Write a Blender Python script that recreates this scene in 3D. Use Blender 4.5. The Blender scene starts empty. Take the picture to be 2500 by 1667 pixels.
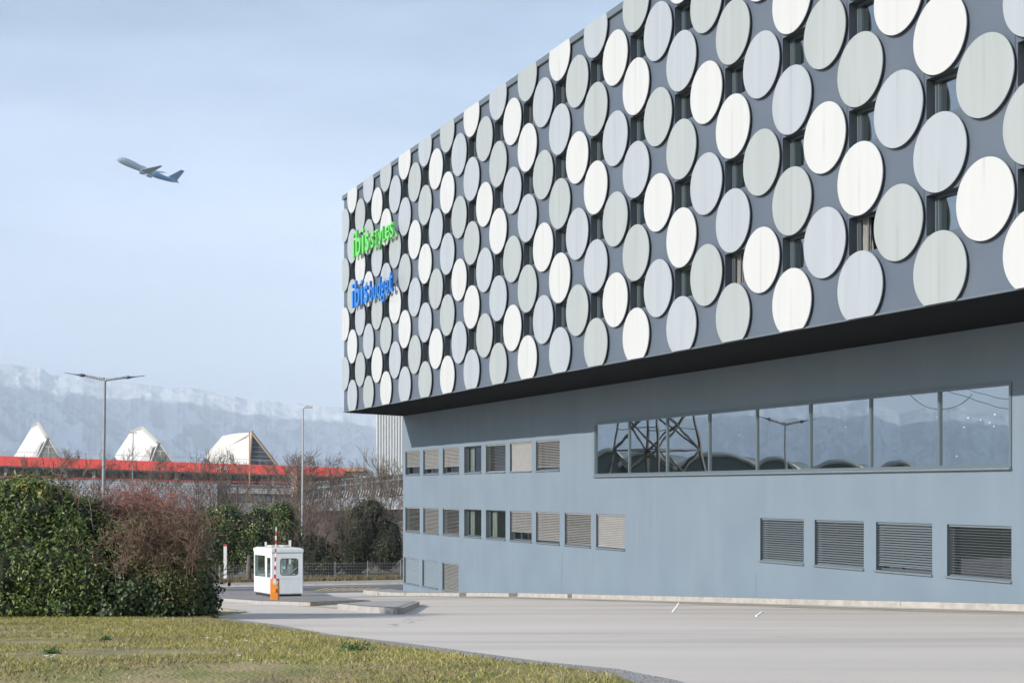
import bpy, bmesh, math, random
import numpy as np
from mathutils import Vector
from math import radians, sin, cos, pi, sqrt, atan2
random.seed(7); RNG = np.random.default_rng(11)
SC = bpy.context.scene
COL = SC.collection
EYE = 1.6
# ------------------------------------------------------------------ camera, sky, sun, exposure
F0, CX, HZ = 3450.0, 1250.0, 1195.0          # focal length and horizon measured on a 2500 px wide frame
cd = bpy.data.cameras.new('camera'); cam = bpy.data.objects.new('camera', cd); COL.objects.link(cam)
cam.location = (0, 0, EYE); cam.rotation_euler = (radians(90), 0, 0)
cd.sensor_width = 36; cd.lens = F0 / 2500 * 36; cd.shift_y = (HZ - 833.5) / 2500
cd.clip_start = 0.1; cd.clip_end = 90000
SC.camera = cam
LD = Vector((0.864, 0.525, -0.445)).normalized()      # the way sunlight travels
SUN_EL = math.asin(-LD.z); SUN_ROT = atan2(-LD.x, -LD.y)
W = bpy.data.worlds.new('World'); SC.world = W; W.use_nodes = True
nt = W.node_tree; nt.nodes.clear()
wo = nt.nodes.new('ShaderNodeOutputWorld'); bg = nt.nodes.new('ShaderNodeBackground')
sky = nt.nodes.new('ShaderNodeTexSky'); sky.sky_type = 'NISHITA'; sky.sun_disc = False
sky.sun_elevation = SUN_EL; sky.sun_rotation = SUN_ROT; sky.altitude = 400
sky.air_density = 1.0; sky.dust_density = 0.3; sky.ozone_density = 1.0
tc = nt.nodes.new('ShaderNodeTexCoord'); mp = nt.nodes.new('ShaderNodeMapping')
mp.inputs['Scale'].default_value = (1.2, 1.2, 5.0); mp.inputs['Rotation'].default_value = (0.25, 0.1, 0.3)
nz = nt.nodes.new('ShaderNodeTexNoise'); nz.inputs['Scale'].default_value = 1.6; nz.inputs['Detail'].default_value = 7; nz.inputs['Roughness'].default_value = 0.55
cr = nt.nodes.new('ShaderNodeValToRGB'); cr.color_ramp.elements[0].position = 0.36; cr.color_ramp.elements[1].position = 0.78
cr.color_ramp.elements[0].color = (0.0, 0.0, 0.0, 1); cr.color_ramp.elements[1].color = (0.60, 0.60, 0.60, 1)
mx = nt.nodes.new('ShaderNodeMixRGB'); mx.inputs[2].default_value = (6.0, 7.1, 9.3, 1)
# thin veil of cirrus, thicker towards the horizon
sp = nt.nodes.new('ShaderNodeSeparateXYZ'); mr = nt.nodes.new('ShaderNodeMapRange')
mr.inputs[1].default_value = 0.0; mr.inputs[2].default_value = 0.33; mr.inputs[3].default_value = 0.90; mr.inputs[4].default_value = 0.0
ad = nt.nodes.new('ShaderNodeMath'); ad.operation = 'ADD'; ad.use_clamp = True
L = nt.links.new
L(tc.outputs['Generated'], mp.inputs[0]); L(mp.outputs[0], nz.inputs[0]); L(nz.outputs[0], cr.inputs[0])
L(tc.outputs['Generated'], sp.inputs[0]); L(sp.outputs[2], mr.inputs[0]); L(cr.outputs[0], ad.inputs[0]); L(mr.outputs[0], ad.inputs[1])
m3 = nt.nodes.new('ShaderNodeMapRange'); m3.inputs[1].default_value = -0.45; m3.inputs[2].default_value = 0.35; m3.inputs[3].default_value = 0.0; m3.inputs[4].default_value = 1.0; m3.interpolation_type = 'SMOOTHSTEP'  # veil faded out of the southern sky to weaken fill light in shade
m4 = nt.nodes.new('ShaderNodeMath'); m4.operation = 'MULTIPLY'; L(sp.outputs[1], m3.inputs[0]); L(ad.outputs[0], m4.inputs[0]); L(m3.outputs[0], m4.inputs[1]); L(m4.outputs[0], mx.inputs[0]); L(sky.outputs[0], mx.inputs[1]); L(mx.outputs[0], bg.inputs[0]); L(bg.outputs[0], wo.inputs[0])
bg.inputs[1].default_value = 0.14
sd = bpy.data.lights.new('sun', 'SUN'); sd.energy = 4.0; sd.angle = radians(0.5); sd.color = (1.0, 0.95, 0.87)
so = bpy.data.objects.new('sun', sd); COL.objects.link(so); so.rotation_euler = LD.to_track_quat('-Z', 'Y').to_euler(); so.location = (-60, -40, 60)
SC.view_settings.view_transform = 'Standard'; SC.view_settings.look = 'None'; SC.view_settings.exposure = 0.25; SC.view_settings.gamma = 1.0
SC.render.engine = 'CYCLES'
SC.cycles.volume_max_steps = 64; SC.cycles.volume_bounces = 6; SC.cycles.transparent_max_bounces = 16; SC.cycles.max_bounces = 8
# ------------------------------------------------------------------ helpers
def P(px, py, Y): return Vector(((px - CX) / F0 * Y, Y, EYE + (HZ - py) / F0 * Y))
def gz(X, Y):                                  # lie of the land (world z)
    y = min(max(Y, 12.0), 82.0)
    t = min(max((Y - 36) / 18, 0.0), 1.0)
    return EYE - (0.777 + 0.0635 * y) - 0.0166 * t * min(max(-X, 0.0), 20.0)
def gp(px, py, off=0.0):
    k = (HZ - py) / F0; a = (px - CX) / F0; Y = 3.0
    while Y < 400:
        if EYE + k * Y <= gz(a * Y, Y) + off: break
        Y += 0.02
    return Vector((a * Y, Y, gz(a * Y, Y) + off))
class MB:
    def __init__(s): s.v = []; s.f = []
    def add(s, vs, fs):
        n = len(s.v); s.v += [tuple(v) for v in vs]; s.f += [tuple(i + n for i in f) for f in fs]; return s
    def quad(s, a, b, c, d): return s.add([a, b, c, d], [(0, 1, 2, 3)])
    def hexa(s, b, t):                         # two rings of n points
        n = len(b); fs = [tuple(range(n))[::-1], tuple(range(n, 2 * n))]
        fs += [(i, (i + 1) % n, n + (i + 1) % n, n + i) for i in range(n)]
        return s.add(list(b) + list(t), fs)
    def box(s, x0, x1, y0, y1, z0, z1):
        return s.hexa([(x0, y0, z0), (x1, y0, z0), (x1, y1, z0), (x0, y1, z0)], [(x0, y0, z1), (x1, y0, z1), (x1, y1, z1), (x0, y1, z1)])
    def obox(s, o, ax, ay, az):                # origin corner and three edge vectors
        o, ax, ay, az = map(Vector, (o, ax, ay, az))
        return s.hexa([o, o + ax, o + ax + ay, o + ay], [o + az, o + ax + az, o + ax + ay + az, o + ay + az])
    def tube(s, p0, p1, r0, r1=None, n=8, caps=True):
        p0 = Vector(p0); p1 = Vector(p1); r1 = r0 if r1 is None else r1
        d = (p1 - p0).normalized(); a = d.orthogonal().normalized(); b = d.cross(a)
        A = [p0 + (a * cos(2 * pi * i / n) + b * sin(2 * pi * i / n)) * r0 for i in range(n)]
        B = [p1 + (a * cos(2 * pi * i / n) + b * sin(2 * pi * i / n)) * r1 for i in range(n)]
        fs = [(i, (i + 1) % n, n + (i + 1) % n, n + i) for i in range(n)]
        if caps: fs += [tuple(range(n))[::-1], tuple(range(n, 2 * n))]
        return s.add(A + B, fs)
    def path(s, pts, rs, n=8):
        for i in range(len(pts) - 1): s.tube(pts[i], pts[i + 1], rs[i], rs[i + 1], n)
        return s
def root_loc(p):
    while p.parent: p = p.parent
    return p.location.copy()
def obj(name, mb, m, parent=None, smooth=False, bevel=0, **kw):
    v = mb.v if isinstance(mb, MB) else mb[0]; f = mb.f if isinstance(mb, MB) else mb[1]
    me = bpy.data.meshes.new(name)
    if parent is not None:
        o = root_loc(parent)
        if isinstance(v, np.ndarray): v = v - np.array(o)
        else: v = [(a[0] - o.x, a[1] - o.y, a[2] - o.z) for a in v]
    if isinstance(v, np.ndarray):
        k = f.shape[1]; me.vertices.add(len(v)); me.vertices.foreach_set('co', v.astype(np.float32).ravel())
        me.loops.add(f.size); me.loops.foreach_set('vertex_index', f.astype(np.int32).ravel())
        me.polygons.add(len(f)); me.polygons.foreach_set('loop_start', np.arange(0, f.size, k, dtype=np.int32))
        me.update(calc_edges=True)
    else:
        me.from_pydata(v, [], f); me.update()
    b = bmesh.new() if not isinstance(v, np.ndarray) else None
    if b:
        b.from_mesh(me); bmesh.ops.recalc_face_normals(b, faces=b.faces); b.to_mesh(me); b.free()
    me.materials.append(m)
    if smooth: me.polygons.foreach_set('use_smooth', [True] * len(me.polygons))
    ob = bpy.data.objects.new(name, me); COL.objects.link(ob)
    if parent is not None: ob.parent = parent
    if bevel:
        bv = ob.modifiers.new('bevel', 'BEVEL'); bv.width = bevel; bv.segments = 2; bv.limit_method = 'ANGLE'
    tag(ob, **kw); return ob
def tag(o, label=None, category=None, group=None, kind=None):
    for k, v in (('label', label), ('category', category), ('group', group), ('kind', kind)):
        if v: o[k] = v
    return o
def thing(name, loc, label, category, group=None, kind=None):
    o = bpy.data.objects.new(name, None); COL.objects.link(o); o.location = loc; o.empty_display_size = 0.3
    return tag(o, label, category, group, kind)
# ------------------------------------------------------------------ materials
def mat(name, col, rough=0.6, col2=None, scale=1.0, stretch=(1, 1, 1), ramp=(0.35, 0.65), bump=None, metal=0.0, spec=0.5, rot=0.0, detail=6, island=False, coord='Object', dirt=None):
    m = bpy.data.materials.new(name); m.use_nodes = True; t = m.node_tree; p = t.nodes['Principled BSDF']
    p.inputs['Base Color'].default_value = (*col, 1); p.inputs['Roughness'].default_value = rough
    p.inputs['Metallic'].default_value = metal; p.inputs['Specular IOR Level'].default_value = spec
    L = t.links.new
    tcn = t.nodes.new('ShaderNodeTexCoord'); mpn = t.nodes.new('ShaderNodeMapping'); mpn.inputs['Scale'].default_value = stretch; mpn.inputs['Rotation'].default_value[2] = rot
    L(tcn.outputs[coord], mpn.inputs[0]); out = None
    if island:
        g = t.nodes.new('ShaderNodeNewGeometry'); r = t.nodes.new('ShaderNodeValToRGB'); cols = island
        while len(r.color_ramp.elements) < len(cols): r.color_ramp.elements.new(0.5)
        for i, c in enumerate(cols):
            r.color_ramp.elements[i].position = i / (len(cols) - 1); r.color_ramp.elements[i].color = (*c, 1)
        L(g.outputs['Random Per Island'], r.inputs[0]); out = r.outputs[0]
    elif col2:
        n = t.nodes.new('ShaderNodeTexNoise'); n.inputs['Scale'].default_value = scale; n.inputs['Detail'].default_value = detail
        r = t.nodes.new('ShaderNodeValToRGB'); r.color_ramp.elements[0].position = ramp[0]; r.color_ramp.elements[1].position = ramp[1]
        r.color_ramp.elements[0].color = (*col, 1); r.color_ramp.elements[1].color = (*col2, 1)
        L(mpn.outputs[0], n.inputs[0]); L(n.outputs[0], r.inputs[0]); out = r.outputs[0]
    if dirt:                                   # (colour, scale, stretch, ramp0, ramp1, amount)
        dc, ds, dst, a, b_, am = dirt
        m2 = t.nodes.new('ShaderNodeMapping'); m2.inputs['Scale'].default_value = dst; m2.inputs['Rotation'].default_value[2] = rot; L(tcn.outputs[coord], m2.inputs[0])
        n = t.nodes.new('ShaderNodeTexNoise'); n.inputs['Scale'].default_value = ds; n.inputs['Detail'].default_value = 8; L(m2.outputs[0], n.inputs[0])
        r = t.nodes.new('ShaderNodeValToRGB'); r.color_ramp.elements[0].position = a; r.color_ramp.elements[1].position = b_
        r.color_ramp.elements[0].color = (0, 0, 0, 1); r.color_ramp.elements[1].color = (am, am, am, 1); L(n.outputs[0], r.inputs[0])
        x = t.nodes.new('ShaderNodeMixRGB'); x.inputs[2].default_value = (*dc, 1); L(r.outputs[0], x.inputs[0])
        if out: L(out, x.inputs[1])
        else: x.inputs[1].default_value = (*col, 1)
        out = x.outputs[0]
    if out: L(out, p.inputs['Base Color'])
    if bump:
        n = t.nodes.new('ShaderNodeTexNoise'); n.inputs['Scale'].default_value = bump[0]; n.inputs['Detail'].default_value = 5
        b = t.nodes.new('ShaderNodeBump'); b.inputs['Strength'].default_value = bump[1]; b.inputs['Distance'].default_value = bump[2] if len(bump) > 2 else 0.02
        L(mpn.outputs[0], n.inputs[0]); L(n.outputs[0], b.inputs['Height']); L(b.outputs[0], p.inputs['Normal'])
    return m
def glass(name, refl, tint, trans=True, wave=0.0, wscale=0.6, gl=(0.9, 0.95, 1.0)):
    m = bpy.data.materials.new(name); m.use_nodes = True; t = m.node_tree; t.nodes.clear(); L = t.links.new
    o = t.nodes.new('ShaderNodeOutputMaterial'); x = t.nodes.new('ShaderNodeMixShader'); g = t.nodes.new('ShaderNodeBsdfGlossy'); g.inputs['Roughness'].default_value = 0.0
    g.inputs['Color'].default_value = (*gl, 1)
    b = t.nodes.new('ShaderNodeBsdfTransparent' if trans else 'ShaderNodeBsdfDiffuse'); b.inputs['Color'].default_value = (*tint, 1)
    x.inputs[0].default_value = refl; L(b.outputs[0], x.inputs[1]); L(g.outputs[0], x.inputs[2]); L(x.outputs[0], o.inputs[0])
    if wave:
        tc = t.nodes.new('ShaderNodeTexCoord'); n = t.nodes.new('ShaderNodeTexNoise'); n.inputs['Scale'].default_value = wscale; n.inputs['Detail'].default_value = 1
        bp = t.nodes.new('ShaderNodeBump'); bp.inputs['Strength'].default_value = 1; bp.inputs['Distance'].default_value = wave
        L(tc.outputs['Object'], n.inputs[0]); L(n.outputs[0], bp.inputs['Height']); L(bp.outputs[0], g.inputs['Normal'])
    return m
def emis(name, c, s):
    m = bpy.data.materials.new(name); m.use_nodes = True; t = m.node_tree; t.nodes.clear()
    o = t.nodes.new('ShaderNodeOutputMaterial'); e = t.nodes.new('ShaderNodeEmission'); e.inputs[0].default_value = (*c, 1); e.inputs[1].default_value = s
    t.links.new(e.outputs[0], o.inputs[0]); return m
ROTW = -atan2(-0.9222, 0.3868)
M = dict(
    render=mat('blue_render', (0.215, 0.275, 0.34), 0.9, (0.24, 0.305, 0.37), 0.5, (1, 1, 1), (0.3, 0.7), bump=(30, 0.15, 0.01), spec=0.2, dirt=((0.29, 0.34, 0.385), 1.2, (1.6, 1.6, 0.12), 0.5, 0.78, 0.35)),
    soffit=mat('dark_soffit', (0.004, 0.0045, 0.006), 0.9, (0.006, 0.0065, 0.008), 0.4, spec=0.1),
    clad=mat('grey_cladding', (0.115, 0.145, 0.19), 0.5, (0.135, 0.165, 0.21), 0.35, (1, 1, 1), bump=(0.5, 0.12, 0.05), spec=0.5),
    reveal=mat('dark_reveal', (0.05, 0.065, 0.08), 0.5),
    coping=mat('coping', (0.16, 0.19, 0.22), 0.45, metal=0.3),
    dw=mat('white_disc', (0.665, 0.668, 0.66), 0.34, (0.695, 0.698, 0.69), 0.8, (3, 3, 0.2), dirt=((0.60, 0.59, 0.55), 2.2, (3, 3, 0.12), 0.52, 0.8, 0.35)),
    dg=mat('green_grey_disc', (0.44, 0.475, 0.47), 0.34, (0.475, 0.505, 0.505), 0.8, (3, 3, 0.2), dirt=((0.38, 0.42, 0.405), 2.2, (3, 3, 0.12), 0.5, 0.8, 0.4)),
    db=mat('blue_grey_disc', (0.46, 0.495, 0.535), 0.34, (0.50, 0.535, 0.57), 0.8, (3, 3, 0.2), dirt=((0.42, 0.455, 0.48), 2.2, (3, 3, 0.12), 0.5, 0.8, 0.3)),
    frame=mat('window_frame', (0.14, 0.17, 0.19), 0.4, metal=0.4),
    frame_l=mat('grey_metal_frame', (0.20, 0.25, 0.28), 0.4, metal=0.4),
    sill=mat('metal_sill', (0.26, 0.31, 0.35), 0.4, (0.30, 0.35, 0.39), 3, metal=0.4),
    blind=mat('beige_blind', (0.35, 0.345, 0.34), 0.5, (0.39, 0.385, 0.375), 3),
    blindb=mat('blue_blind', (0.30, 0.36, 0.41), 0.5), blindd=mat('grey_blind', (0.21, 0.25, 0.28), 0.5),
    cord=mat('blind_cord', (0.12, 0.12, 0.12), 0.8),
    room=mat('room', (0.03, 0.04, 0.045), 0.9), curtain=mat('curtain', (0.42, 0.40, 0.36), 0.9, (0.28, 0.27, 0.25), 6, (1, 1, 0.2)),
    desk=mat('desk_stuff', (0.45, 0.36, 0.26), 0.7), paper=mat('paper', (0.75, 0.75, 0.72), 0.8),
    upane=glass('upper_pane', 0.42, (0.012, 0.02, 0.02), False), lpane=glass('lower_pane', 0.22, (0.75, 0.85, 0.82)),
    bpane=glass('panorama_pane', 0.68, (0.35, 0.42, 0.45), True, 0.0014, 0.75, (0.92, 0.98, 1.0)),
    spot=emis('ceiling_spot', (1, 0.95, 0.85), 6),
    green=mat('green_letters', (0.13, 0.62, 0.10), 0.35), blue=mat('blue_letters', (0.015, 0.20, 0.66), 0.35), steel=mat('steel', (0.5, 0.5, 0.5), 0.35, metal=0.9),
    road=mat('asphalt', (0.60, 0.535, 0.47), 0.85, (0.73, 0.66, 0.585), 0.16, (0.5, 1.1, 1), (0.3, 0.7), bump=(60, 0.25, 0.01), rot=0.4, spec=0.25, detail=9, dirt=((0.27, 0.235, 0.205), 0.30, (0.22, 1.3, 1), 0.50, 0.72, 0.45)),
    roadd=mat('far_asphalt', (0.13, 0.13, 0.14), 0.85, (0.18, 0.18, 0.19), 0.3, (0.3, 1, 1)),
    gravel=mat('gravel', (0.20, 0.19, 0.18), 0.95, (0.50, 0.47, 0.44), 45, bump=(50, 0.8, 0.03), detail=2),
    kerb=mat('kerb', (0.44, 0.415, 0.38), 0.85, (0.33, 0.315, 0.29), 3, bump=(25, 0.3), dirt=((0.2, 0.19, 0.17), 5, (1, 1, 1), 0.55, 0.75, 0.5)),
    pave=mat('island_paving', (0.24, 0.22, 0.215), 0.9, (0.33, 0.31, 0.30), 4, bump=(30, 0.4), detail=8),
    slab=mat('island_concrete', (0.44, 0.42, 0.39), 0.85, (0.36, 0.345, 0.32), 1.5, bump=(30, 0.3)),
    soil=mat('soil', (0.10, 0.085, 0.05), 0.95, (0.16, 0.14, 0.08), 0.8),
    lawn=mat('lawn', (0.21, 0.21, 0.06), 0.95, (0.36, 0.28, 0.14), 1.6, ramp=(0.38, 0.62), bump=(25, 0.8, 0.05), detail=10, dirt=((0.20, 0.14, 0.09), 0.9, (1, 1, 1), 0.56, 0.68, 0.7)),
    field=mat('field', (0.06, 0.075, 0.03), 0.95, (0.10, 0.10, 0.05), 0.01),
    yellow=mat('yellow_paint', (0.62, 0.44, 0.12), 0.7, (0.42, 0.36, 0.24), 4, ramp=(0.45, 0.7)), white=mat('white_paint', (0.72, 0.72, 0.70), 0.7, (0.5, 0.5, 0.5), 3, ramp=(0.5, 0.8)),
    bwhite=mat('booth_white', (0.74, 0.77, 0.78), 0.4, (0.68, 0.72, 0.73), 3, (1, 1, 0.3), dirt=((0.42, 0.42, 0.38), 4, (2, 2, 0.4), 0.6, 0.8, 0.5)), rubber=mat('rubber', (0.03, 0.03, 0.03), 0.6),
    roofw=mat('booth_roof', (0.60, 0.60, 0.52), 0.6, (0.4, 0.39, 0.32), 5), orange=mat('orange_paint', (0.80, 0.27, 0.03), 0.45, (0.74, 0.25, 0.03), 4), red=mat('red_paint', (0.55, 0.03, 0.04), 0.4),
    galv=mat('galvanised', (0.27, 0.28, 0.29), 0.45, (0.33, 0.34, 0.35), 4, metal=0.5), galvd=mat('dark_lamp_metal', (0.13, 0.13, 0.14), 0.45, metal=0.4), lampw=mat('pale_pole', (0.42, 0.43, 0.44), 0.5),
    hred=mat('red_fascia', (0.76, 0.07, 0.06), 0.45, (0.82, 0.09, 0.075), 0.05, (1, 1, 1)), hwhite=mat('white_membrane', (0.80, 0.80, 0.76), 0.55, (0.74, 0.74, 0.70), 0.4), hglass=glass('hall_glass', 0.10, (0.10, 0.13, 0.17), False),
    hgrey=mat('grey_rib', (0.45, 0.45, 0.43), 0.6), hdark=mat('hall_dark', (0.07, 0.07, 0.075), 0.7, (0.12, 0.12, 0.12), 0.2), hcol=mat('hall_column', (0.30, 0.38, 0.36), 0.6), louv=mat('louvre', (0.50, 0.51, 0.56), 0.5, (0.42, 0.43, 0.48), 0.15),
    trim=mat('red_trim', (0.5, 0.06, 0.06), 0.5), oran=mat('orange_roof', (0.70, 0.32, 0.16), 0.6), tower=mat('white_corrugation', (0.80, 0.80, 0.79), 0.45), wall_g=mat('grey_wall', (0.26, 0.25, 0.25), 0.8, (0.2, 0.19, 0.2), 0.3),
    bark=mat('bark', (0.10, 0.075, 0.06), 0.9, (0.16, 0.125, 0.10), 8), twig=mat('twig', (0.13, 0.095, 0.08), 0.9, island=[(0.09, 0.065, 0.055), (0.17, 0.125, 0.10), (0.22, 0.17, 0.14)]),
    twigr=mat('red_twig', (0.2, 0.07, 0.06), 0.8, island=[(0.10, 0.07, 0.045), (0.16, 0.115, 0.075), (0.22, 0.11, 0.085), (0.26, 0.19, 0.135)]), core=mat('dark_core', (0.02, 0.022, 0.012), 0.95),
    berry=mat('berry', (0.55, 0.05, 0.05), 0.5),
    pyl=mat('pylon_steel', (0.06, 0.055, 0.045), 0.6), arch=mat('arched_roof', (0.10, 0.12, 0.12), 0.6),
    planeb=mat('plane_body', (0.45, 0.56, 0.72), 0.35), planed=mat('plane_blue', (0.10, 0.27, 0.55), 0.4), planew=mat('plane_wing', (0.30, 0.40, 0.55), 0.4),
    petal=mat('petal', (0.85, 0.85, 0.82), 0.7),
    laurel=mat('laurel_leaf', (0.05, 0.09, 0.02), 0.5, island=[(0.03, 0.065, 0.012), (0.055, 0.10, 0.018), (0.08, 0.135, 0.022), (0.12, 0.17, 0.03), (0.21, 0.23, 0.04)]),
    laurely=mat('yellow_leaf', (0.2, 0.2, 0.04), 0.45, island=[(0.10, 0.14, 0.03), (0.16, 0.19, 0.03), (0.26, 0.24, 0.04), (0.30, 0.25, 0.06)]),
    ivy=mat('ivy_leaf', (0.03, 0.06, 0.02), 0.55, island=[(0.018, 0.038, 0.012), (0.03, 0.058, 0.018), (0.045, 0.08, 0.022), (0.07, 0.10, 0.03)]),
    ever=mat('evergreen_leaf', (0.04, 0.08, 0.02), 0.45, island=[(0.025, 0.065, 0.016), (0.05, 0.105, 0.025), (0.08, 0.145, 0.035), (0.13, 0.17, 0.04), (0.24, 0.17, 0.035)]),
    darkl=mat('dark_leaf', (0.03, 0.05, 0.02), 0.6, island=[(0.015, 0.028, 0.01), (0.03, 0.048, 0.016), (0.05, 0.07, 0.025), (0.07, 0.06, 0.03)]),
    grass=mat('grass_blade', (0.15, 0.17, 0.04), 0.8, island=[(0.12, 0.155, 0.02), (0.19, 0.21, 0.035), (0.31, 0.28, 0.06), (0.41, 0.33, 0.13), (0.47, 0.38, 0.19)]),
    rust=mat('rusty_leaf', (0.1, 0.1, 0.03), 0.6, island=[(0.03, 0.055, 0.014), (0.06, 0.095, 0.02), (0.09, 0.125, 0.03), (0.13, 0.14, 0.04), (0.18, 0.10, 0.06)]), redst=mat('red_stem', (0.3, 0.09, 0.07), 0.7, island=[(0.20, 0.07, 0.055), (0.34, 0.10, 0.085), (0.28, 0.15, 0.11)]),
    litter=mat('dead_grass', (0.2, 0.14, 0.08), 0.9, island=[(0.13, 0.085, 0.05), (0.24, 0.17, 0.09), (0.36, 0.27, 0.16), (0.17, 0.17, 0.05)]),
    gutter=mat('gutter_asphalt', (0.34, 0.30, 0.25), 0.9, (0.60, 0.54, 0.475), 0.5, (0.4, 1.2, 1), (0.4, 0.62), bump=(40, .3), rot=.4),
    weed=mat('weed_leaf', (0.1, 0.2, 0.05), 0.6, island=[(0.06, 0.12, 0.04), (0.10, 0.17, 0.05), (0.15, 0.21, 0.06)]),
    dry=mat('dry_grass', (0.3, 0.22, 0.11), 0.9, island=[(0.2, 0.15, 0.07), (0.34, 0.25, 0.12), (0.12, 0.12, 0.04)]),
)
def albedo(m, f):                              # scale the paint colours of one material
    for n in m.node_tree.nodes:
        if n.type == 'VALTORGB' and max(n.color_ramp.elements[-1].color[:3]) - min(n.color_ramp.elements[-1].color[:3]) > 1e-4:
            for e_ in n.color_ramp.elements: e_.color = (*[c * f for c in e_.color[:3]], 1)
        if n.type == 'MIX_RGB': n.inputs[2].default_value = (*[c * f for c in n.inputs[2].default_value[:3]], 1)
        if n.type == 'BSDF_PRINCIPLED': n.inputs['Base Color'].default_value = (*[c * f for c in n.inputs['Base Color'].default_value[:3]], 1)
for k_ in ('dw', 'dg', 'db', 'render'): albedo(M[k_], .94)
for k_ in ('render', 'clad', 'dw', 'dg', 'db', 'blind', 'blindb', 'blindd', 'sill', 'frame_l', 'tower', 'hwhite'): albedo(M[k_], .84)
for k_ in ('grass', 'lawn'): albedo(M[k_], 1.15)
def overlay(m, dark, amount, build):          # mix a pattern of dirt, streaks or cracks over a material's colour
    t = m.node_tree; p = t.nodes['Principled BSDF']; x = t.nodes.new('ShaderNodeMixRGB'); src = p.inputs['Base Color'].links
    if src: t.links.new(src[0].from_socket, x.inputs[1])
    x.inputs[2].default_value = (*dark, 1); f = t.nodes.new('ShaderNodeMath'); f.operation = 'MULTIPLY'; f.inputs[1].default_value = amount; f.use_clamp = True
    t.links.new(build(t), f.inputs[0]); t.links.new(f.outputs[0], x.inputs[0]); t.links.new(x.outputs[0], p.inputs['Base Color'])
def cracks(scale, width, th=.5):
    def b(t):
        L = t.links.new; tc = t.nodes.new('ShaderNodeTexCoord'); w = t.nodes.new('ShaderNodeTexNoise'); w.inputs['Scale'].default_value = .8; w.inputs['Detail'].default_value = 5
        a = t.nodes.new('ShaderNodeVectorMath'); a.operation = 'MULTIPLY_ADD'; a.inputs[1].default_value = (1.6, 1.6, 0); v = t.nodes.new('ShaderNodeTexVoronoi'); v.feature = 'DISTANCE_TO_EDGE'; v.inputs['Scale'].default_value = scale
        L(tc.outputs['Object'], w.inputs[0]); L(w.outputs['Color'], a.inputs[0]); L(tc.outputs['Object'], a.inputs[2]); L(a.outputs[0], v.inputs['Vector'])
        r = t.nodes.new('ShaderNodeMapRange'); r.inputs[1].default_value = 0; r.inputs[2].default_value = width; r.inputs[3].default_value = 1; r.inputs[4].default_value = 0; L(v.outputs['Distance'], r.inputs[0])
        n = t.nodes.new('ShaderNodeTexNoise'); n.inputs['Scale'].default_value = .07; L(tc.outputs['Object'], n.inputs[0]); g = t.nodes.new('ShaderNodeMapRange'); g.inputs[1].default_value = th; g.inputs[2].default_value = th + .05; L(n.outputs[0], g.inputs[0])
        m_ = t.nodes.new('ShaderNodeMath'); m_.operation = 'MULTIPLY'; L(r.outputs[0], m_.inputs[0]); L(g.outputs[0], m_.inputs[1]); return m_.outputs[0]
    return b
def seams(vec, off, period, width, zs):        # rain streak down the middle of every disc
    def b(t):
        L = t.links.new; tc = t.nodes.new('ShaderNodeTexCoord'); d = t.nodes.new('ShaderNodeVectorMath'); d.operation = 'DOT_PRODUCT'; d.inputs[1].default_value = vec; L(tc.outputs['Object'], d.inputs[0])
        a = t.nodes.new('ShaderNodeMath'); a.operation = 'SUBTRACT'; a.inputs[1].default_value = off - period * 200.5; L(d.outputs['Value'], a.inputs[0])
        q = t.nodes.new('ShaderNodeMath'); q.operation = 'DIVIDE'; q.inputs[1].default_value = period; L(a.outputs[0], q.inputs[0]); f = t.nodes.new('ShaderNodeMath'); f.operation = 'FRACT'; L(q.outputs[0], f.inputs[0])
        c = t.nodes.new('ShaderNodeMath'); c.operation = 'SUBTRACT'; c.inputs[1].default_value = .5; L(f.outputs[0], c.inputs[0]); e = t.nodes.new('ShaderNodeMath'); e.operation = 'ABSOLUTE'; L(c.outputs[0], e.inputs[0])
        r = t.nodes.new('ShaderNodeMapRange'); r.inputs[1].default_value = width * .3; r.inputs[2].default_value = width; r.inputs[3].default_value = 1; r.inputs[4].default_value = 0; L(e.outputs[0], r.inputs[0])
        mp_ = t.nodes.new('ShaderNodeMapping'); mp_.inputs['Scale'].default_value = (.6, .6, zs); n = t.nodes.new('ShaderNodeTexNoise'); n.inputs['Scale'].default_value = 1; n.inputs['Detail'].default_value = 3; L(tc.outputs['Object'], mp_.inputs[0]); L(mp_.outputs[0], n.inputs[0])
        g = t.nodes.new('ShaderNodeMapRange'); g.inputs[1].default_value = .42; g.inputs[2].default_value = .62; L(n.outputs[0], g.inputs[0]); m_ = t.nodes.new('ShaderNodeMath'); m_.operation = 'MULTIPLY'; L(r.outputs[0], m_.inputs[0]); L(g.outputs[0], m_.inputs[1]); return m_.outputs[0]
    return b
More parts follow.
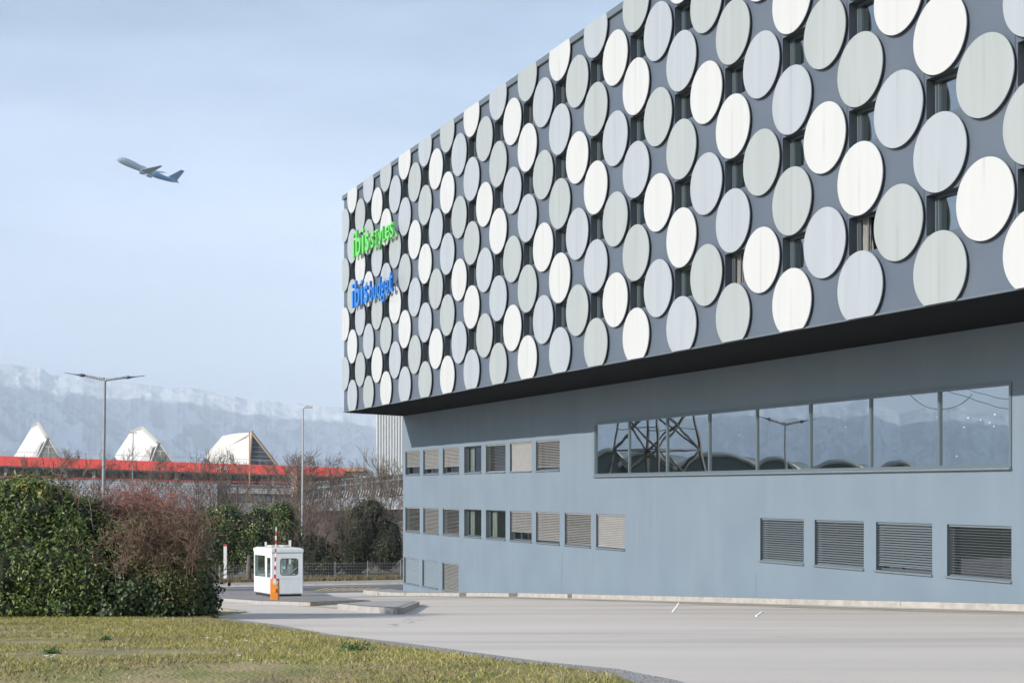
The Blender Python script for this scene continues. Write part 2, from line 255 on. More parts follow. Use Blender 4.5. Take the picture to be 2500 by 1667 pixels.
# ------------------------------------------------------------------ ground sheets
def sheet(name, poly, m, off, knots=True, thick=0, **kw):
    b = bmesh.new(); vs = [b.verts.new((p[0], p[1], 0)) for p in poly]; b.faces.new(vs)
    bmesh.ops.triangulate(b, faces=b.faces[:])
    for co, no in [((0, q, 0), (0, 1, 0)) for q in (12, 36, 42, 48, 54, 82)] + [((q, 0, 0), (1, 0, 0)) for q in (0, -5, -10, -15, -20)]:
        bmesh.ops.bisect_plane(b, geom=b.verts[:] + b.edges[:] + b.faces[:], plane_co=co, plane_no=no)
    if thick:
        r = bmesh.ops.extrude_face_region(b, geom=b.faces[:]); ex = [e for e in r['geom'] if isinstance(e, bmesh.types.BMVert)]
        ids = set(ex)
        for v in b.verts: v.co.z = gz(v.co.x, v.co.y) + (off if v in ids else off - thick)
    else:
        for v in b.verts: v.co.z = gz(v.co.x, v.co.y) + off
    bmesh.ops.recalc_face_normals(b, faces=b.faces[:])
    me = bpy.data.meshes.new(name); b.to_mesh(me); b.free()
    if not thick and len(me.polygons) and me.polygons[0].normal.z < 0: me.flip_normals()
    me.materials.append(m); o = bpy.data.objects.new(name, me); COL.objects.link(o); return tag(o, **kw)
def xy(p): return (p.x, p.y)
sheet('ground', [(-25000, -400), (25000, -400), (25000, 30000), (-25000, 30000)], M['field'], -0.02, kind='structure')
# facade frames
Sx, Sy = 0.3868, -0.9222; Nx, Ny = -0.9222, -0.3868
C0 = Vector(((840 - CX) / F0 * 78.18, 78.18)); C1 = Vector(((984 - CX) / F0 * 81.8, 81.8))
KB, KW = 23.5, 28.0
ZS = EYE + 4.26; HB = 11.9
def FB(s, t, p=0): return Vector((C0.x + s * Sx + p * Nx, C0.y + s * Sy + p * Ny, ZS + t))
def FW(s, z, p=0): return Vector((C1.x + s * Sx + p * Nx, C1.y + s * Sy + p * Ny, EYE + z))
def s_wall(px): Z = F0 * KW / (px + 197); return (C1.y - Z) / 0.9222
def wg(s): q = FW(s, 0); return gz(q.x, q.y)
# ------------------------------------------------------------------ roads and pavements
lawn_edge = [(506, 1513), (663, 1536), (808, 1561), (893, 1576), (1000, 1592), (1130, 1610), (1255, 1629), (1504, 1663)]
grav_edge = [(514, 1506), (680, 1527), (808, 1551), (1000, 1574), (1332, 1620), (1650, 1665)]
LE = [xy(gp(*p)) for p in lawn_edge]; GE = [xy(gp(*p)) for p in grav_edge]
near_road = [(-60, 40)] + [(-60, 84), (C1.x - 2, 84), (40, 84)] + [(40, 1)] + [(9, 1)]
road_poly = [(-70, 30), (-70, 99), (60, 99), (60, -5), (-70, -5)]
sheet('road', road_poly, M['road'], 0.0, kind='structure')
back = [(-9.5, 45), (-60, 60)]
sheet('gravel_strip', GE[::-1] + [(-9.2, 44)] + [(-60, 62), (-60, 1), (4.6, 1)], M['gravel'], 0.02, kind='structure')
lawn_poly = LE[::-1] + [(-9.8, 43)] + [(-60, 60), (-60, 1), (3.6, 1)]
sheet('lawn', lawn_poly, M['lawn'], 0.05, kind='structure')
# far street beyond the booth
sheet('far_road', [(-70, 84.6), (-70, 91.5), (30, 91.5), (30, 84.6)], M['roadd'], 0.005, kind='structure')
sheet('far_pavement', [(-70, 92), (-70, 94.6), (30, 94.6), (30, 92)], M['kerb'], 0.09, thick=0.12, kind='structure')
sheet('verge', [(-90, 94.7), (-90, 130), (40, 130), (40, 94.7)], M['soil'], 0.02, kind='structure')
def stripe(pts, w, m, off=0.008, name='road_marking'):
    mb = MB()
    for a, b in zip(pts[:-1], pts[1:]):
        a = Vector(a[:2]); b = Vector(b[:2]); d = (b - a).normalized(); n = Vector((-d.y, d.x)) * w / 2
        k = max(1, int((b - a).length / 2))
        for i in range(k):
            p = a + (b - a) * i / k; q = a + (b - a) * (i + 1) / k
            mb.add([(v.x, v.y, gz(v.x, v.y) + off) for v in (p - n, q - n, q + n, p + n)], [(0, 1, 2, 3)])
    return obj(name, mb, m, kind='structure')
stripe([gp(520, 1482), gp(580, 1489)], 0.18, M['yellow']); stripe([gp(735, 1478), gp(825, 1484)], 0.3, M['yellow'])
stripe([(-60, 86.5), (-8, 86.0)], 0.15, M['white']); stripe([(-60, 90.0), (-8, 90.2)], 0.15, M['white'])
for i in range(7):
    a = gp(772 + i * 21, 1441); b = gp(800 + i * 21, 1435); stripe([a, b], 0.28, M['yellow'])
gut = stripe([tuple(FW(s, 0, 2.3 + .35 * sin(s * .31))[:2]) for s in range(8, 62, 4)], 1.7, M['gutter'], .004, 'gutter')
stripe([tuple(FW(s, 0, 2.0)[:2]) for s in (8, 20, 34, 50, 66)], 0.12, M['yellow'])
stripe([tuple(FW(s, 0, 3.1 + 0.5 * sin(s))[:2]) for s in (30, 38, 46, 58)], 0.08, M['yellow'])
# kerb strip at the foot of the wall
kb = MB()
for i in range(14):
    s0 = -3 + i * 5.4; s1 = s0 + 5.39
    w = 1.5 if s1 < 14 else max(0.5, 1.5 - (s1 - 14) * 0.08)
    a, b = FW(s0, 0, w), FW(s1, 0, w); c, d = FW(s1, 0, -0.2), FW(s0, 0, -0.2)
    kb.hexa([(q.x, q.y, gz(q.x, q.y) - 0.1) for q in (a, b, c, d)], [(q.x, q.y, gz(q.x, q.y) + 0.17) for q in (a, b, c, d)])
obj('pavement', kb, M['kerb'], bevel=0.015, kind='structure')
# traffic islands
isl = [gp(520, 1464), gp(757, 1479), gp(800, 1476), gp(905, 1473), gp(812, 1460), gp(800, 1452), gp(700, 1446), gp(520, 1447)]
def inset(poly, d):
    c = sum((Vector(p[:2]) for p in poly), Vector((0, 0))) / len(poly); out = []
    n = len(poly)
    for i in range(n):
        a, b, cc = (Vector(poly[(i + k) % n][:2]) for k in (-1, 0, 1))
        e1 = (b - a).normalized(); e2 = (cc - b).normalized(); n1 = Vector((-e1.y, e1.x)); n2 = Vector((-e2.y, e2.x))
        if n1.dot(c - b) + n2.dot(c - b) < 0: n1 = -n1; n2 = -n2
        out.append(tuple(b + (n1 + n2) / max(0.6, (1 + n1.dot(n2))) * d))
    return out
ip = [xy(p) for p in isl]
sheet('booth_island_kerb', ip, M['kerb'], 0.12, thick=0.2, kind='structure')
sheet('booth_island', inset(ip, 0.16), M['pave'], 0.13, kind='structure')
i2 = [xy(gp(*q)) for q in ((824, 1486), (880, 1493), (970, 1499), (985, 1498), (1024, 1480), (1012, 1476), (900, 1478))]
sheet('small_island_kerb', i2, M['kerb'], 0.14, thick=0.2, kind='structure')
sheet('small_island', inset(i2, 0.14), M['slab'], 0.15, kind='structure')
# ------------------------------------------------------------------ the hotel
hotel = thing('hotel_building', (C1.x, C1.y, gz(C1.x, C1.y)), 'grey hotel with overhanging upper storeys clad in white and grey discs', 'building')
def holed(f, s0, s1, t0, t1, holes, depth, mbw, mbr, top=None):
    ss = sorted({s0, s1} | {h[0] for h in holes} | {h[1] for h in holes}); ts = sorted({t0, t1} | {h[2] for h in holes} | {h[3] for h in holes})
    def inh(s, t): return any(h[0] < s < h[1] and h[2] < t < h[3] for h in holes)
    idx = {}
    def V(s, t):
        k = (s, t)
        if k not in idx: idx[k] = len(mbw.v); mbw.v.append(tuple(f(s, t, 0)))
        return idx[k]
    for a, b in zip(ss[:-1], ss[1:]):
        for c, d in zip(ts[:-1], ts[1:]):
            if not inh((a + b) / 2, (c + d) / 2): mbw.f.append((V(a, c), V(b, c), V(b, d), V(a, d)))
    for a, b, c, d in holes:
        for (q, r) in (((a, c), (b, c)), ((b, c), (b, d)), ((b, d), (a, d)), ((a, d), (a, c))):
            mbr.quad(f(*q, 0), f(*r, 0), f(*r, -depth), f(*q, -depth))
offs = (C0.x - C1.x) * Sx + (C0.y - C1.y) * Sy + 49.6
for k_, c_ in (('dw', (.42, .41, .37)), ('dg', (.27, .31, .29)), ('db', (.30, .33, .35))): overlay(M[k_], c_, .55, seams((Sx, Sy, 0), offs, 1.489, .045, .5))
overlay(M['road'], (.20, .19, .18), .7, cracks(.085, .004))
overlay(M['pave'], (.16, .15, .14), .5, cracks(.6, .02, .3))
# upper box
LB = 62.0; TE = [0.76 + 2.71 * i for i in range(5)]; TO = [2.115 + 2.71 * i for i in range(4)]
SJ = lambda j: 49.6 - 1.489 * j
JS = list(range(-7, 34))
holes = []
for j in JS:
    if j % 2 == 0 and 0.7 < SJ(j) < LB - 1:
        for t in TO: holes.append((SJ(j) - 0.58, SJ(j) + 0.60, t - 0.47, t + 0.47, j, t))
w1 = MB(); r1 = MB()
holed(FB, 0, LB, 0.0, HB, [h[:4] for h in holes], 0.30, w1, r1)
# other sides, roof
dv = (C1 - C0); far_l = C0 + dv * 3.2
bk = [Vector((*far_l, 0)), FB(LB, 0, -20)]
def up(v, z): return Vector((v[0], v[1], z))
a, b = FB(0, 0), FB(LB, 0)
for q0, q1 in ((a, bk[0]), (bk[0], bk[1]), (bk[1], b)): w1.quad(up(q0, ZS), up(q1, ZS), up(q1, ZS + HB), up(q0, ZS + HB))
w1.quad(up(a, ZS + HB), up(b, ZS + HB), up(bk[1], ZS + HB), up(bk[0], ZS + HB))
obj('upper_cladding', w1, M['clad'], hotel)
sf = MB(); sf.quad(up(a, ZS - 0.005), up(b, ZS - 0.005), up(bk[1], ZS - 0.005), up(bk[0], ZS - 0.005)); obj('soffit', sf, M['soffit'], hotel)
cp = MB(); cp.obox(FB(-0.05, HB - 0.16, 0.001), Vector((Sx, Sy, 0)) * (LB + 0.1), Vector((Nx, Ny, 0)) * 0.10, (0, 0, 0.22))
cp.obox(FB(-0.05, 0.0, 0.001), Vector((Sx, Sy, 0)) * (LB + 0.1), Vector((Nx, Ny, 0)) * 0.05, (0, 0, 0.05)); obj('coping', cp, M['coping'], hotel)
jn = MB()
for j in range(-6, 34):
    if j % 2:
        s = SJ(j) + 0.82
        if 0 < s < LB: jn.obox(FB(s, 0.06, 0.0), Vector((Sx, Sy, 0)) * 0.022, Vector((Nx, Ny, 0)) * 0.004, (0, 0, HB - 0.25))
obj('panel_joints', jn, M['reveal'], hotel)
opened = {(2, 0), (6, 0), (18, 0), (16, 3)}
for (x0, x1, t0, t1, j, t) in holes:
    m_i = TO.index(t); fr = MB()
    S3 = Vector((Sx, Sy, 0)); N3 = Vector((Nx, Ny, 0)); d = -0.30; fw = 0.05
    def bar(sa, sb, ta, tb, p0=d, p1=d + 0.05): fr.obox(FB(sa, ta, p0), S3 * (sb - sa), N3 * (p1 - p0), (0, 0, tb - ta))
    bar(x0 + .002, x0 + fw, t0 + .002, t1 - .002); bar(x1 - fw, x1 - .002, t0 + .002, t1 - .002); bar(x0 + fw, x1 - fw, t0 + .002, t0 + fw); bar(x0 + fw, x1 - fw, t1 - fw, t1 - .002)
    bar(x0 + 0.10, x0 + 0.13, t0 + fw, t1 - fw)
    w = obj('window', fr, M['frame_l'], hotel)
    rv = MB(); rq = [(x0, t0), (x1, t0), (x1, t1), (x0, t1)]
    for k in range(4): rv.quad(FB(*rq[k], 0), FB(*rq[(k + 1) % 4], 0), FB(*rq[(k + 1) % 4], d), FB(*rq[k], d))
    obj('reveal', rv, M['reveal'], w)
    if (j, m_i) in opened:
        rm = MB(); A = lambda s, tt, p: FB(s, tt, p)
        for (q0, q1) in (((x0, t0), (x1, t0)), ((x1, t0), (x1, t1)), ((x1, t1), (x0, t1)), ((x0, t1), (x0, t0))): rm.quad(A(*q0, d - .002), A(*q1, d - .002), A(*q1, -1.6), A(*q0, -1.6))
        rm.quad(A(x0, t0, -1.6), A(x1, t0, -1.6), A(x1, t1, -1.6), A(x0, t1, -1.6)); obj('room', rm, M['room'], w)
        cu = MB(); n = 26
        for i in range(n):
            sa = x0 + 0.12 + i * 0.016; pa = -0.36 + 0.03 * (i % 2); sb = sa + 0.016; pb = -0.36 + 0.03 * ((i + 1) % 2)
            cu.quad(A(sa, t0, pa), A(sb, t0, pb), A(x0 + 0.10 + (sb - x0 - .12) * 0.75, t1, pb), A(x0 + 0.10 + (sa - x0 - .12) * 0.75, t1, pa))
        obj('curtain', cu, M['curtain'], w)
        sa = MB(); sa.obox(A(x0 + 0.45, t0 + .03, d + .03), S3 * 0.05 + N3 * 0.0, N3 * 0.04, (0, 0, t1 - t0 - .06)); obj('open_sash', sa, M['frame_l'], w)
    else:
        pn = MB(); pn.quad(FB(x0, t0, d - 0.0 + .004), FB(x1, t0, d + .004), FB(x1, t1, d + .004), FB(x0, t1, d + .004)); obj('pane', pn, M['upane'], w)
# discs
def clip(poly, k, lim, sgn):
    out = []
    for i in range(len(poly)):
        p, q = poly[i], poly[(i + 1) % len(poly)]; a_ = sgn * (p[k] - lim); b_ = sgn * (q[k] - lim)
        if a_ >= 0: out.append(p)
        if a_ * b_ < 0:
            u = a_ / (a_ - b_); out.append((p[0] + (q[0] - p[0]) * u, p[1] + (q[1] - p[1]) * u))
    return out
RD = 0.912; discs = []
for j in JS:
    s = SJ(j)
    if s > LB - 1: continue
    for m_i, t in enumerate(TE if j % 2 == 0 else TO):
        c = (m_i + (j - 4) // 2) % 3 if j % 2 == 0 else (m_i + (j + 1) // 2) % 3
        q = FB(s, t); px = CX + q.x / q.y * F0; py = HZ - (q.z - EYE) / q.y * F0
        r = 0.9 * F0 / q.y
        area = r * r * (px + 197) / 3741
        vis = 1.0 if (px < 2500 + r * .5 and py > -r * .9) else 0.0
        if py < 0: vis *= 0.35
        discs.append((-(area * vis), j, m_i, s, t, c))
discs.sort(); rest = {0: MB(), 1: MB(), 2: MB()}
def disc_mb(mb, s, t):
    N = 72; poly = [(s + RD * cos(2 * pi * i / N), t + RD * sin(2 * pi * i / N)) for i in range(N)]
    poly = clip(poly, 1, 0.015, 1); poly = clip(poly, 1, HB + 0.07, -1); poly = clip(poly, 0, 0.0, 1)
    mb.hexa([FB(x, y, 0.085) for x, y in poly], [FB(x, y, 0.115) for x, y in poly])
DM = [M['dw'], M['dg'], M['db']]; DL = ['white round facade disc', 'greenish grey round facade disc', 'bluish grey round facade disc']
drest = MB()
for k, (ar, j, m_i, s, t, c) in enumerate(discs):
    if k < 97:
        mb = MB(); disc_mb(mb, s, t); obj('facade_disc', mb, DM[c], hotel, bevel=0.003, label=DL[c])
    else: rest[c].v and None; disc_mb(rest[c], s, t)
for c, nm in enumerate(('white', 'green grey', 'blue grey')):
    obj('facade_disc', rest[c], DM[c], hotel, kind='stuff', label='smaller or partly hidden %s facade discs' % nm)
# brackets holding the discs
# lower wall
rows = []
c9 = [(931, 964), (972, 1007.5), (1017, 1054.5), (1066, 1105.5), (1116, 1161), (1171, 1221), (1231, 1285.5), (1297, 1357), (1369, 1435)]
D = 2500 / 2352
B = {1: [(.70, 40), (.80, 45), (.76, 45), (0, 0), (1, 8), (1, 70), (.90, 27)], 2: [(1, 8), (1, 24), (1, 9), (0, 0), (0, 0), (.72, 34), (.93, 34), (1, 24), (1, 52)]}
for k in range(7): rows.append((s_wall(c9[k][0] * D), s_wall(c9[k][1] * D), 0.87, 2.20, *B[1][k], 'blind'))
for k in range(9): rows.append((s_wall(c9[k][0] * D), s_wall(c9[k][1] * D), -2.37, -1.0, *B[2][k], 'blind'))
for k, tl in enumerate((45, 45, 24)): rows.append((s_wall((928, 970, 1016)[k] * D), s_wall((962, 1006, 1053)[k] * D), -5.33, -3.87, 1, tl, 'blindb' if k < 2 else 'blind'))
for k, (x0, x1) in enumerate(((1746, 1846), (1871, 1984), (2012, 2141), (2175, 2323))): rows.append((s_wall(x0 * D), s_wall(x1 * D), -2.34, -0.94, (1, 1, .94, 1)[k], (24, 24, 30, 4)[k], 'blindd'))
bigx = [1452.4, 1535.6, 1628.2, 1731, 1847.6, 1977.6, 2125, 2292.4, 2468.8]; bs = [s_wall(x) for x in bigx]
hl = [r[:4] for r in rows] + [(bs[0], bs[-1], 0.60, 2.72)]
LW = 70; BT = -7.2
lw = MB(); lr = MB(); holed(FW, 0, LW, BT, 4.255, hl[:-1] + [], 0.24, MB(), lr); holed(FW, 0, LW, BT, 4.255, hl, 0.06, lw, MB())
for a_, b_ in ((FW(0, BT), FW(0, BT, -14)), (FW(0, BT, -14), FW(LW, BT, -14)), (FW(LW, BT, -14), FW(LW, BT))): lw.quad(a_, b_, up(b_, ZS - .006), up(a_, ZS - .006))
obj('lower_wall', lw, M['render'], hotel)
S3 = Vector((Sx, Sy, 0)); N3 = Vector((Nx, Ny, 0))
def slat(mb, s0, s1, z, p, ang, w=0.085, th=0.004):
    a = radians(ang); dn, dz = cos(a) * w / 2, sin(a) * w / 2
    # lower edge outwards
    o = FW(s0, z + dz, p - dn); e = FW(s0, z - dz, p + dn) - o
    mb.obox(o, S3 * (s1 - s0), e, Vector((Nx * sin(a), Ny * sin(a), cos(a))) * th)
for i, (x0, x1, z0, z1, cov, tilt, bm_) in enumerate(rows):
    fr = MB(); d = -0.24; fw = 0.06
    def bar(sa, sb, ta, tb, p0, p1): fr.obox(FW(sa, ta, p0), S3 * (sb - sa), N3 * (p1 - p0), (0, 0, tb - ta))
    bar(x0 + .003, x0 + fw, z0 + .003, z1 - .003, d - .02, d + .04); bar(x1 - fw, x1 - .003, z0 + .003, z1 - .003, d - .02, d + .04); bar(x0 + fw, x1 - fw, z0 + .003, z0 + fw, d - .02, d + .04); bar(x0 + fw, x1 - fw, z1 - fw, z1 - .003, d - .02, d + .04)
    if cov < 1: bar(x0 + 0.9, x0 + 0.96, z0 + fw, z1 - fw, d - .02, d + .035)
    w = obj('window', fr, M['frame'], hotel)
    rv = MB(); rq = [(x0, z0), (x1, z0), (x1, z1), (x0, z1)]
    for k in range(4): rv.quad(FW(*rq[k], 0), FW(*rq[(k + 1) % 4], 0), FW(*rq[(k + 1) % 4], d), FW(*rq[k], d))
    obj('reveal', rv, M['frame'], w)
    sl = MB(); sl.obox(FW(x0 - 0.03, z0 - 0.055, -0.23), S3 * (x1 - x0 + 0.06), N3 * 0.30, (0, 0, 0.05)); obj('sill', sl, M['sill'], w, bevel=0.006)
    pn = MB(); pn.quad(FW(x0, z0, d), FW(x1, z0, d), FW(x1, z1, d), FW(x0, z1, d)); obj('pane', pn, M['lpane'], w)
    rm = MB(); q = [(x0, z0), (x1, z0), (x1, z1), (x0, z1)]
    for k in range(4): rm.quad(FW(*q[k], d - .03), FW(*q[(k + 1) % 4], d - .03), FW(*q[(k + 1) % 4], -1.9), FW(*q[k], -1.9))
    rm.quad(*[FW(*c, -1.9) for c in q]); obj('room', rm, M['room'], w)
    if cov == 0:
        st = MB(); st.obox(FW(x0 + 1.6, z0 + .08, -0.75), S3 * 0.5, -N3 * 0.3, (0, 0, 0.30)); st.obox(FW(x0 + 2.0, z0 + .08, -0.6), S3 * 0.2, -N3 * 0.2, (0, 0, 0.45)); obj('desk_clutter', st, M['desk'], w)
        cu = MB()
        for k in range(18):
            sa = x0 + .10 + k * .03; cu.quad(FW(sa, z0, -.34 + .03 * (k % 2)), FW(sa + .03, z0, -.34 + .03 * ((k + 1) % 2)), FW(sa + .03, z1, -.34 + .03 * ((k + 1) % 2)), FW(sa, z1, -.34 + .03 * (k % 2)))
        obj('curtain', cu, M['curtain'], w)
    if cov > 0:
        bl = MB(); n = int(round((z1 - z0) / 0.072)); nn = int(n * cov); zz = z1 - 0.05
        for k in range(nn):
            z = z1 - 0.06 - k * 0.072
            if z < z0 + 0.03: break
            jt = tilt + random.uniform(-2, 2); slat(bl, x0 + .03, x1 - .03, z, -0.10, jt); zz = z
        bl.obox(FW(x0 + .03, max(zz - 0.06, z0 + .004), -0.13), S3 * (x1 - x0 - .06), N3 * 0.06, (0, 0, 0.022))
        bl.obox(FW(x0 + .02, z1 - 0.055, -0.15), S3 * (x1 - x0 - .04), N3 * 0.10, (0, 0, 0.05))
        bo = obj('blind', bl, M[bm_], w)
        cds = MB()
        for u in (0.22, 0.5, 0.78): cds.obox(FW(x0 + (x1 - x0) * u, zz, -0.052), S3 * 0.012, N3 * 0.003, (0, 0, z1 - zz - .05))
# panorama window
pf = MB()
def barw(mb, sa, sb, ta, tb, p0, p1): mb.obox(FW(sa, ta, p0), S3 * (sb - sa), N3 * (p1 - p0), (0, 0, tb - ta))
z0, z1 = 0.60, 2.72
barw(pf, bs[0] - .03, bs[-1] + .03, z1 - .04, z1 + .03, -.08, .04); barw(pf, bs[0] - .03, bs[-1] + .03, z0 - .03, z0 + .06, -.08, .04)
barw(pf, bs[0] - .03, bs[0] + .05, z0 + .06, z1 - .04, -.08, .04); barw(pf, bs[-1] - .05, bs[-1] + .03, z0 + .06, z1 - .04, -.08, .04)
for s in bs[1:-1]: barw(pf, s - .035, s + .035, z0 + .06, z1 - .04, -.06, .025)
pw = obj('panorama_window', pf, M['frame_l'], hotel, label='long ribbon window mirroring the mountains')
for k in range(8):
    pn = MB(); a_, b_ = bs[k] + .04, bs[k + 1] - .04; tw = random.uniform(-.004, .004)
    pn.quad(FW(a_, z0 + .06, -.03 + tw), FW(b_, z0 + .06, -.03 - tw), FW(b_, z1 - .04, -.03 - tw), FW(a_, z1 - .04, -.03 + tw)); obj('pane', pn, M['bpane'], pw)
sl = MB(); barw(sl, bs[0] - .05, bs[-1] + .05, z0 - .085, z0 - .032, -.04, .12); obj('sill', sl, M['sill'], pw, bevel=.006)
rm = MB(); q = [(bs[0], z0), (bs[-1], z0), (bs[-1], z1), (bs[0], z1)]
for k in range(4): rm.quad(FW(*q[k], -.09), FW(*q[(k + 1) % 4], -.09), FW(*q[(k + 1) % 4], -7), FW(*q[k], -7))
rm.quad(*[FW(*c, -7) for c in q]); obj('room', rm, M['room'], pw)
def wall_ray(px, py, depth):                  # point on a plane "depth" behind the wall seen at this pixel
    k = (KW * .9222 + depth) / (-( (px - CX) / F0 * Nx + Ny)); return P(px, py, k)
for (zx, zy) in ((190, 485), (417, 500), (865, 455), (1422, 413), (1900, 360), (2060, 365), (2125, 377), (2172, 390), (2195, 410), (2275, 400), (2038, 414), (2199, 347), (2000, 566)):
    q = wall_ray(1400 + zx / 2.138, 850 + zy / 2.138, 4.0); sp_ = MB(); sp_.tube(q, q + Vector((0, 0, .03)), .022, .022, 10); obj('ceiling_spot', sp_, M['spot'], pw)
# small things on the wall foot
jl = MB(); 
for px in (1371, 1845):
    s = s_wall(px); jl.obox(FW(s, -5.0, 0), S3 * .03, N3 * .004, (0, 0, 2.2))
obj('wall_joint', jl, M['sill'], hotel)
def leaning(px0, py0, px1, py1, label):
    a_ = gp(px0, py0); k = a_.y; b_ = P(px1, py1, k + 0.25); mb = MB(); mb.path([a_, a_.lerp(b_, .5) + Vector((.03, 0, .02)), b_], [.026, .024, .022], 8)
    return obj('marker_stake', mb, M['petal'], label=label, category='stake', group='leaning stakes by the kerb')
leaning(1642, 1493, 1657, 1472, 'thin white stake leaning right at the kerb below the wide ribbon window')
leaning(1846, 1504, 1862, 1492, 'short white stake leaning low over the kerb, nearer the four dark blinds')
# ------------------------------------------------------------------ the two signs
def letters(word_specs, col, name, label, px_l, px_r, z_base, sign_p=0.36):
    Kp = (KB * 0.9222 - sign_p) / 0.9222
    def at(px): Z = F0 * Kp / (px + 197); return (C0.y + sign_p * Ny - Z) / 0.9222
    s0, s1 = at(px_l), at(px_r)
    ms = []; x = 0
    for ch, h, wscale, off, gap in word_specs:
        if ch == ' ': x += gap; continue
        cu = bpy.data.curves.new('t', 'FONT'); cu.body = ch; cu.size = h; cu.extrude = 0.06; cu.offset = off; cu.resolution_u = 4
        to = bpy.data.objects.new('t', cu); COL.objects.link(to); bpy.context.view_layer.update()
        me = bpy.data.meshes.new_from_object(to.evaluated_get(bpy.context.evaluated_depsgraph_get()))
        vs = [v.co.copy() for v in me.vertices]; fs = [tuple(p.vertices) for p in me.polygons]
        bpy.data.objects.remove(to); bpy.data.curves.remove(cu); bpy.data.meshes.remove(me)
        mn = min(v.x for v in vs); mxx = max(v.x for v in vs)
        vs = [Vector(((v.x - mn) * wscale + x, v.y, v.z)) for v in vs]; ms.append((vs, fs)); x += (mxx - mn) * wscale + gap
    k = (s1 - s0) / x
    root = thing(name, FB(s0, z_base - 4.26, 0), label, 'sign', 'hotel name signs')
    for vs, fs in ms:
        mb = MB(); mb.v = [tuple(FB(s0 + v.x * k, z_base - 4.26 + v.y, sign_p + v.z)) for v in vs]; mb.f = fs
        obj('letter', mb, col, root)
    br = MB()
    for s in np.linspace(s0 + .2, s1 + .15, 7):
        for dz in (0.3,): br.tube(FB(s, z_base - 4.26 + dz, 0.0), FB(s, z_base - 4.26 + dz, sign_p - .03), .010, .010, 6)
    obj('bracket', br, M['steel'], root)
ib = [('i', 1.95, 1.25, .006, .24), ('b', 1.95, .95, .018, .24), ('i', 1.95, 1.25, .006, .24), ('s', 1.9, .95, .018, .36)]
letters(ib + [('s', 1.45, .9, .0, .10), ('T', 1.12, .9, .0, .06), ('y', 1.3, .95, .0, .08), ('L', 1.12, .8, .0, .1), ('e', 1.5, .9, .0, .1), ('s', 1.6, .9, .0, 0)], M['green'], 'green_letter_sign', 'bright green raised letters reading ibis styles near the left edge of the disc facade', 863, 962, 12.33)
letters(ib + [('b', 1.45, .85, .0, .10), ('u', 1.45, .85, .0, .10), ('d', 1.45, .85, .0, .10), ('g', 1.45, .85, .0, .10), ('e', 1.45, .85, .0, .1), ('t', 1.75, .9, .0, 0)], M['blue'], 'blue_letter_sign', 'bright blue raised letters reading ibis budget below the green ones', 861, 960, 9.68)
# ------------------------------------------------------------------ street lamps
def lamp_double(base, top, half, tilt, label, yaw=0.0, rb=.095, rt=.06, group='street lamps'):
    root = thing('street_lamp', base, label, 'street lamp', group)
    T = Vector((base[0] + tilt, base[1], top)); B_ = Vector(base)
    mb = MB(); mb.tube(B_, B_ + Vector((0, 0, 1.2)), rb * 1.25, rb * 1.25, 14); mb.tube(B_ + Vector((0, 0, 1.2)), T, rb, rt, 14); obj('pole', mb, M['galv'], root, smooth=False)
    ax = Vector((cos(yaw), sin(yaw), 0))
    for sg, rise in ((-1, .50), (1, .31)):
        a_ = MB(); pts = []
        for i in range(9):
            u = i / 8; pts.append(T + ax * sg * half * .47 * u + Vector((0, 0, rise * .62 * (u ** .8))))
        a_.path(pts, [.075] * 9, 8)
        pts2 = [T + Vector((0, 0, rise * .30)) + ax * sg * half * .17 * u + Vector((0, 0, rise * .06 * u * u)) for u in (0, .5, 1)]; a_.path(pts2, [.05] * 3, 6)
        obj('arm', a_, M['galv'], root, smooth=True)
        h = MB(); e = pts[-1]; f = ax * sg; w = ax.cross(Vector((0, 0, 1)))
        prof = [(0, .04, .05, .04), (.10, .14, .10, .09), (.22, .20, .10, .12), (.36, .17, .04, .07), (.60, .13, .0, .045), (1.0, .07, .02, .02)]
        rg = []
        for u, wd, tp, bt in prof:
            c = e + f * half * .53 * u + Vector((0, 0, rise * .42 * u))
            rg.append([c + w * wd * cos(t) + Vector((0, 0, (tp if sin(t) > 0 else bt) * sin(t))) for t in [2 * pi * k / 12 for k in range(12)]])
        for r_ in range(len(rg) - 1):
            h.add(rg[r_] + rg[r_ + 1], [(k, (k + 1) % 12, 12 + (k + 1) % 12, 12 + k) for k in range(12)])
        h.add(rg[0], [tuple(range(12))]); h.add(rg[-1], [tuple(range(12))]); obj('lamp_head', h, M['galvd'], root, smooth=True)
    return root
lp = P(250, 1195, 92); lp.z = gz(lp.x, lp.y)
lamp_double(lp, P(256, 929, 92).z, 2.59, .16, 'tall grey street lamp with two long wing arms rising behind the big hedge', 0.0, .135, .085)
def lamp_single(px, pyt, Y, arm, label, r=.07, m='lampw'):
    b_ = P(px, 1195, Y); b_.z = gz(b_.x, Y); root = thing('street_lamp', b_, label, 'street lamp', 'street lamps'); T = P(px + 3, pyt, Y)
    mb = MB(); mb.tube(b_, T, r * 1.3, r * .7, 10); obj('pole', mb, M[m], root)
    h = MB()
    if arm > 0:
        e = T + Vector((arm, 0, .12)); h.path([T, T.lerp(e, .4) + Vector((0, 0, .1)), e], [.05, .10, .09], 8); h.box(T.x + .1, T.x + arm + .1, Y - .14, Y + .14, T.z + .02, T.z + .14)
    else: h.box(T.x - .5, T.x + .5, Y - .12, Y + .12, T.z - .05, T.z + .07)
    obj('lamp_head', h, M[m], root); return root
lamp_single(737, 997, 101, .55, 'slim pale street lamp with one short head, left of the white ribbed tower')
lamp_single(322, 1056, 200, 0, 'small distant lamp with a flat T head in front of the second white roof peak', .08, 'galv')
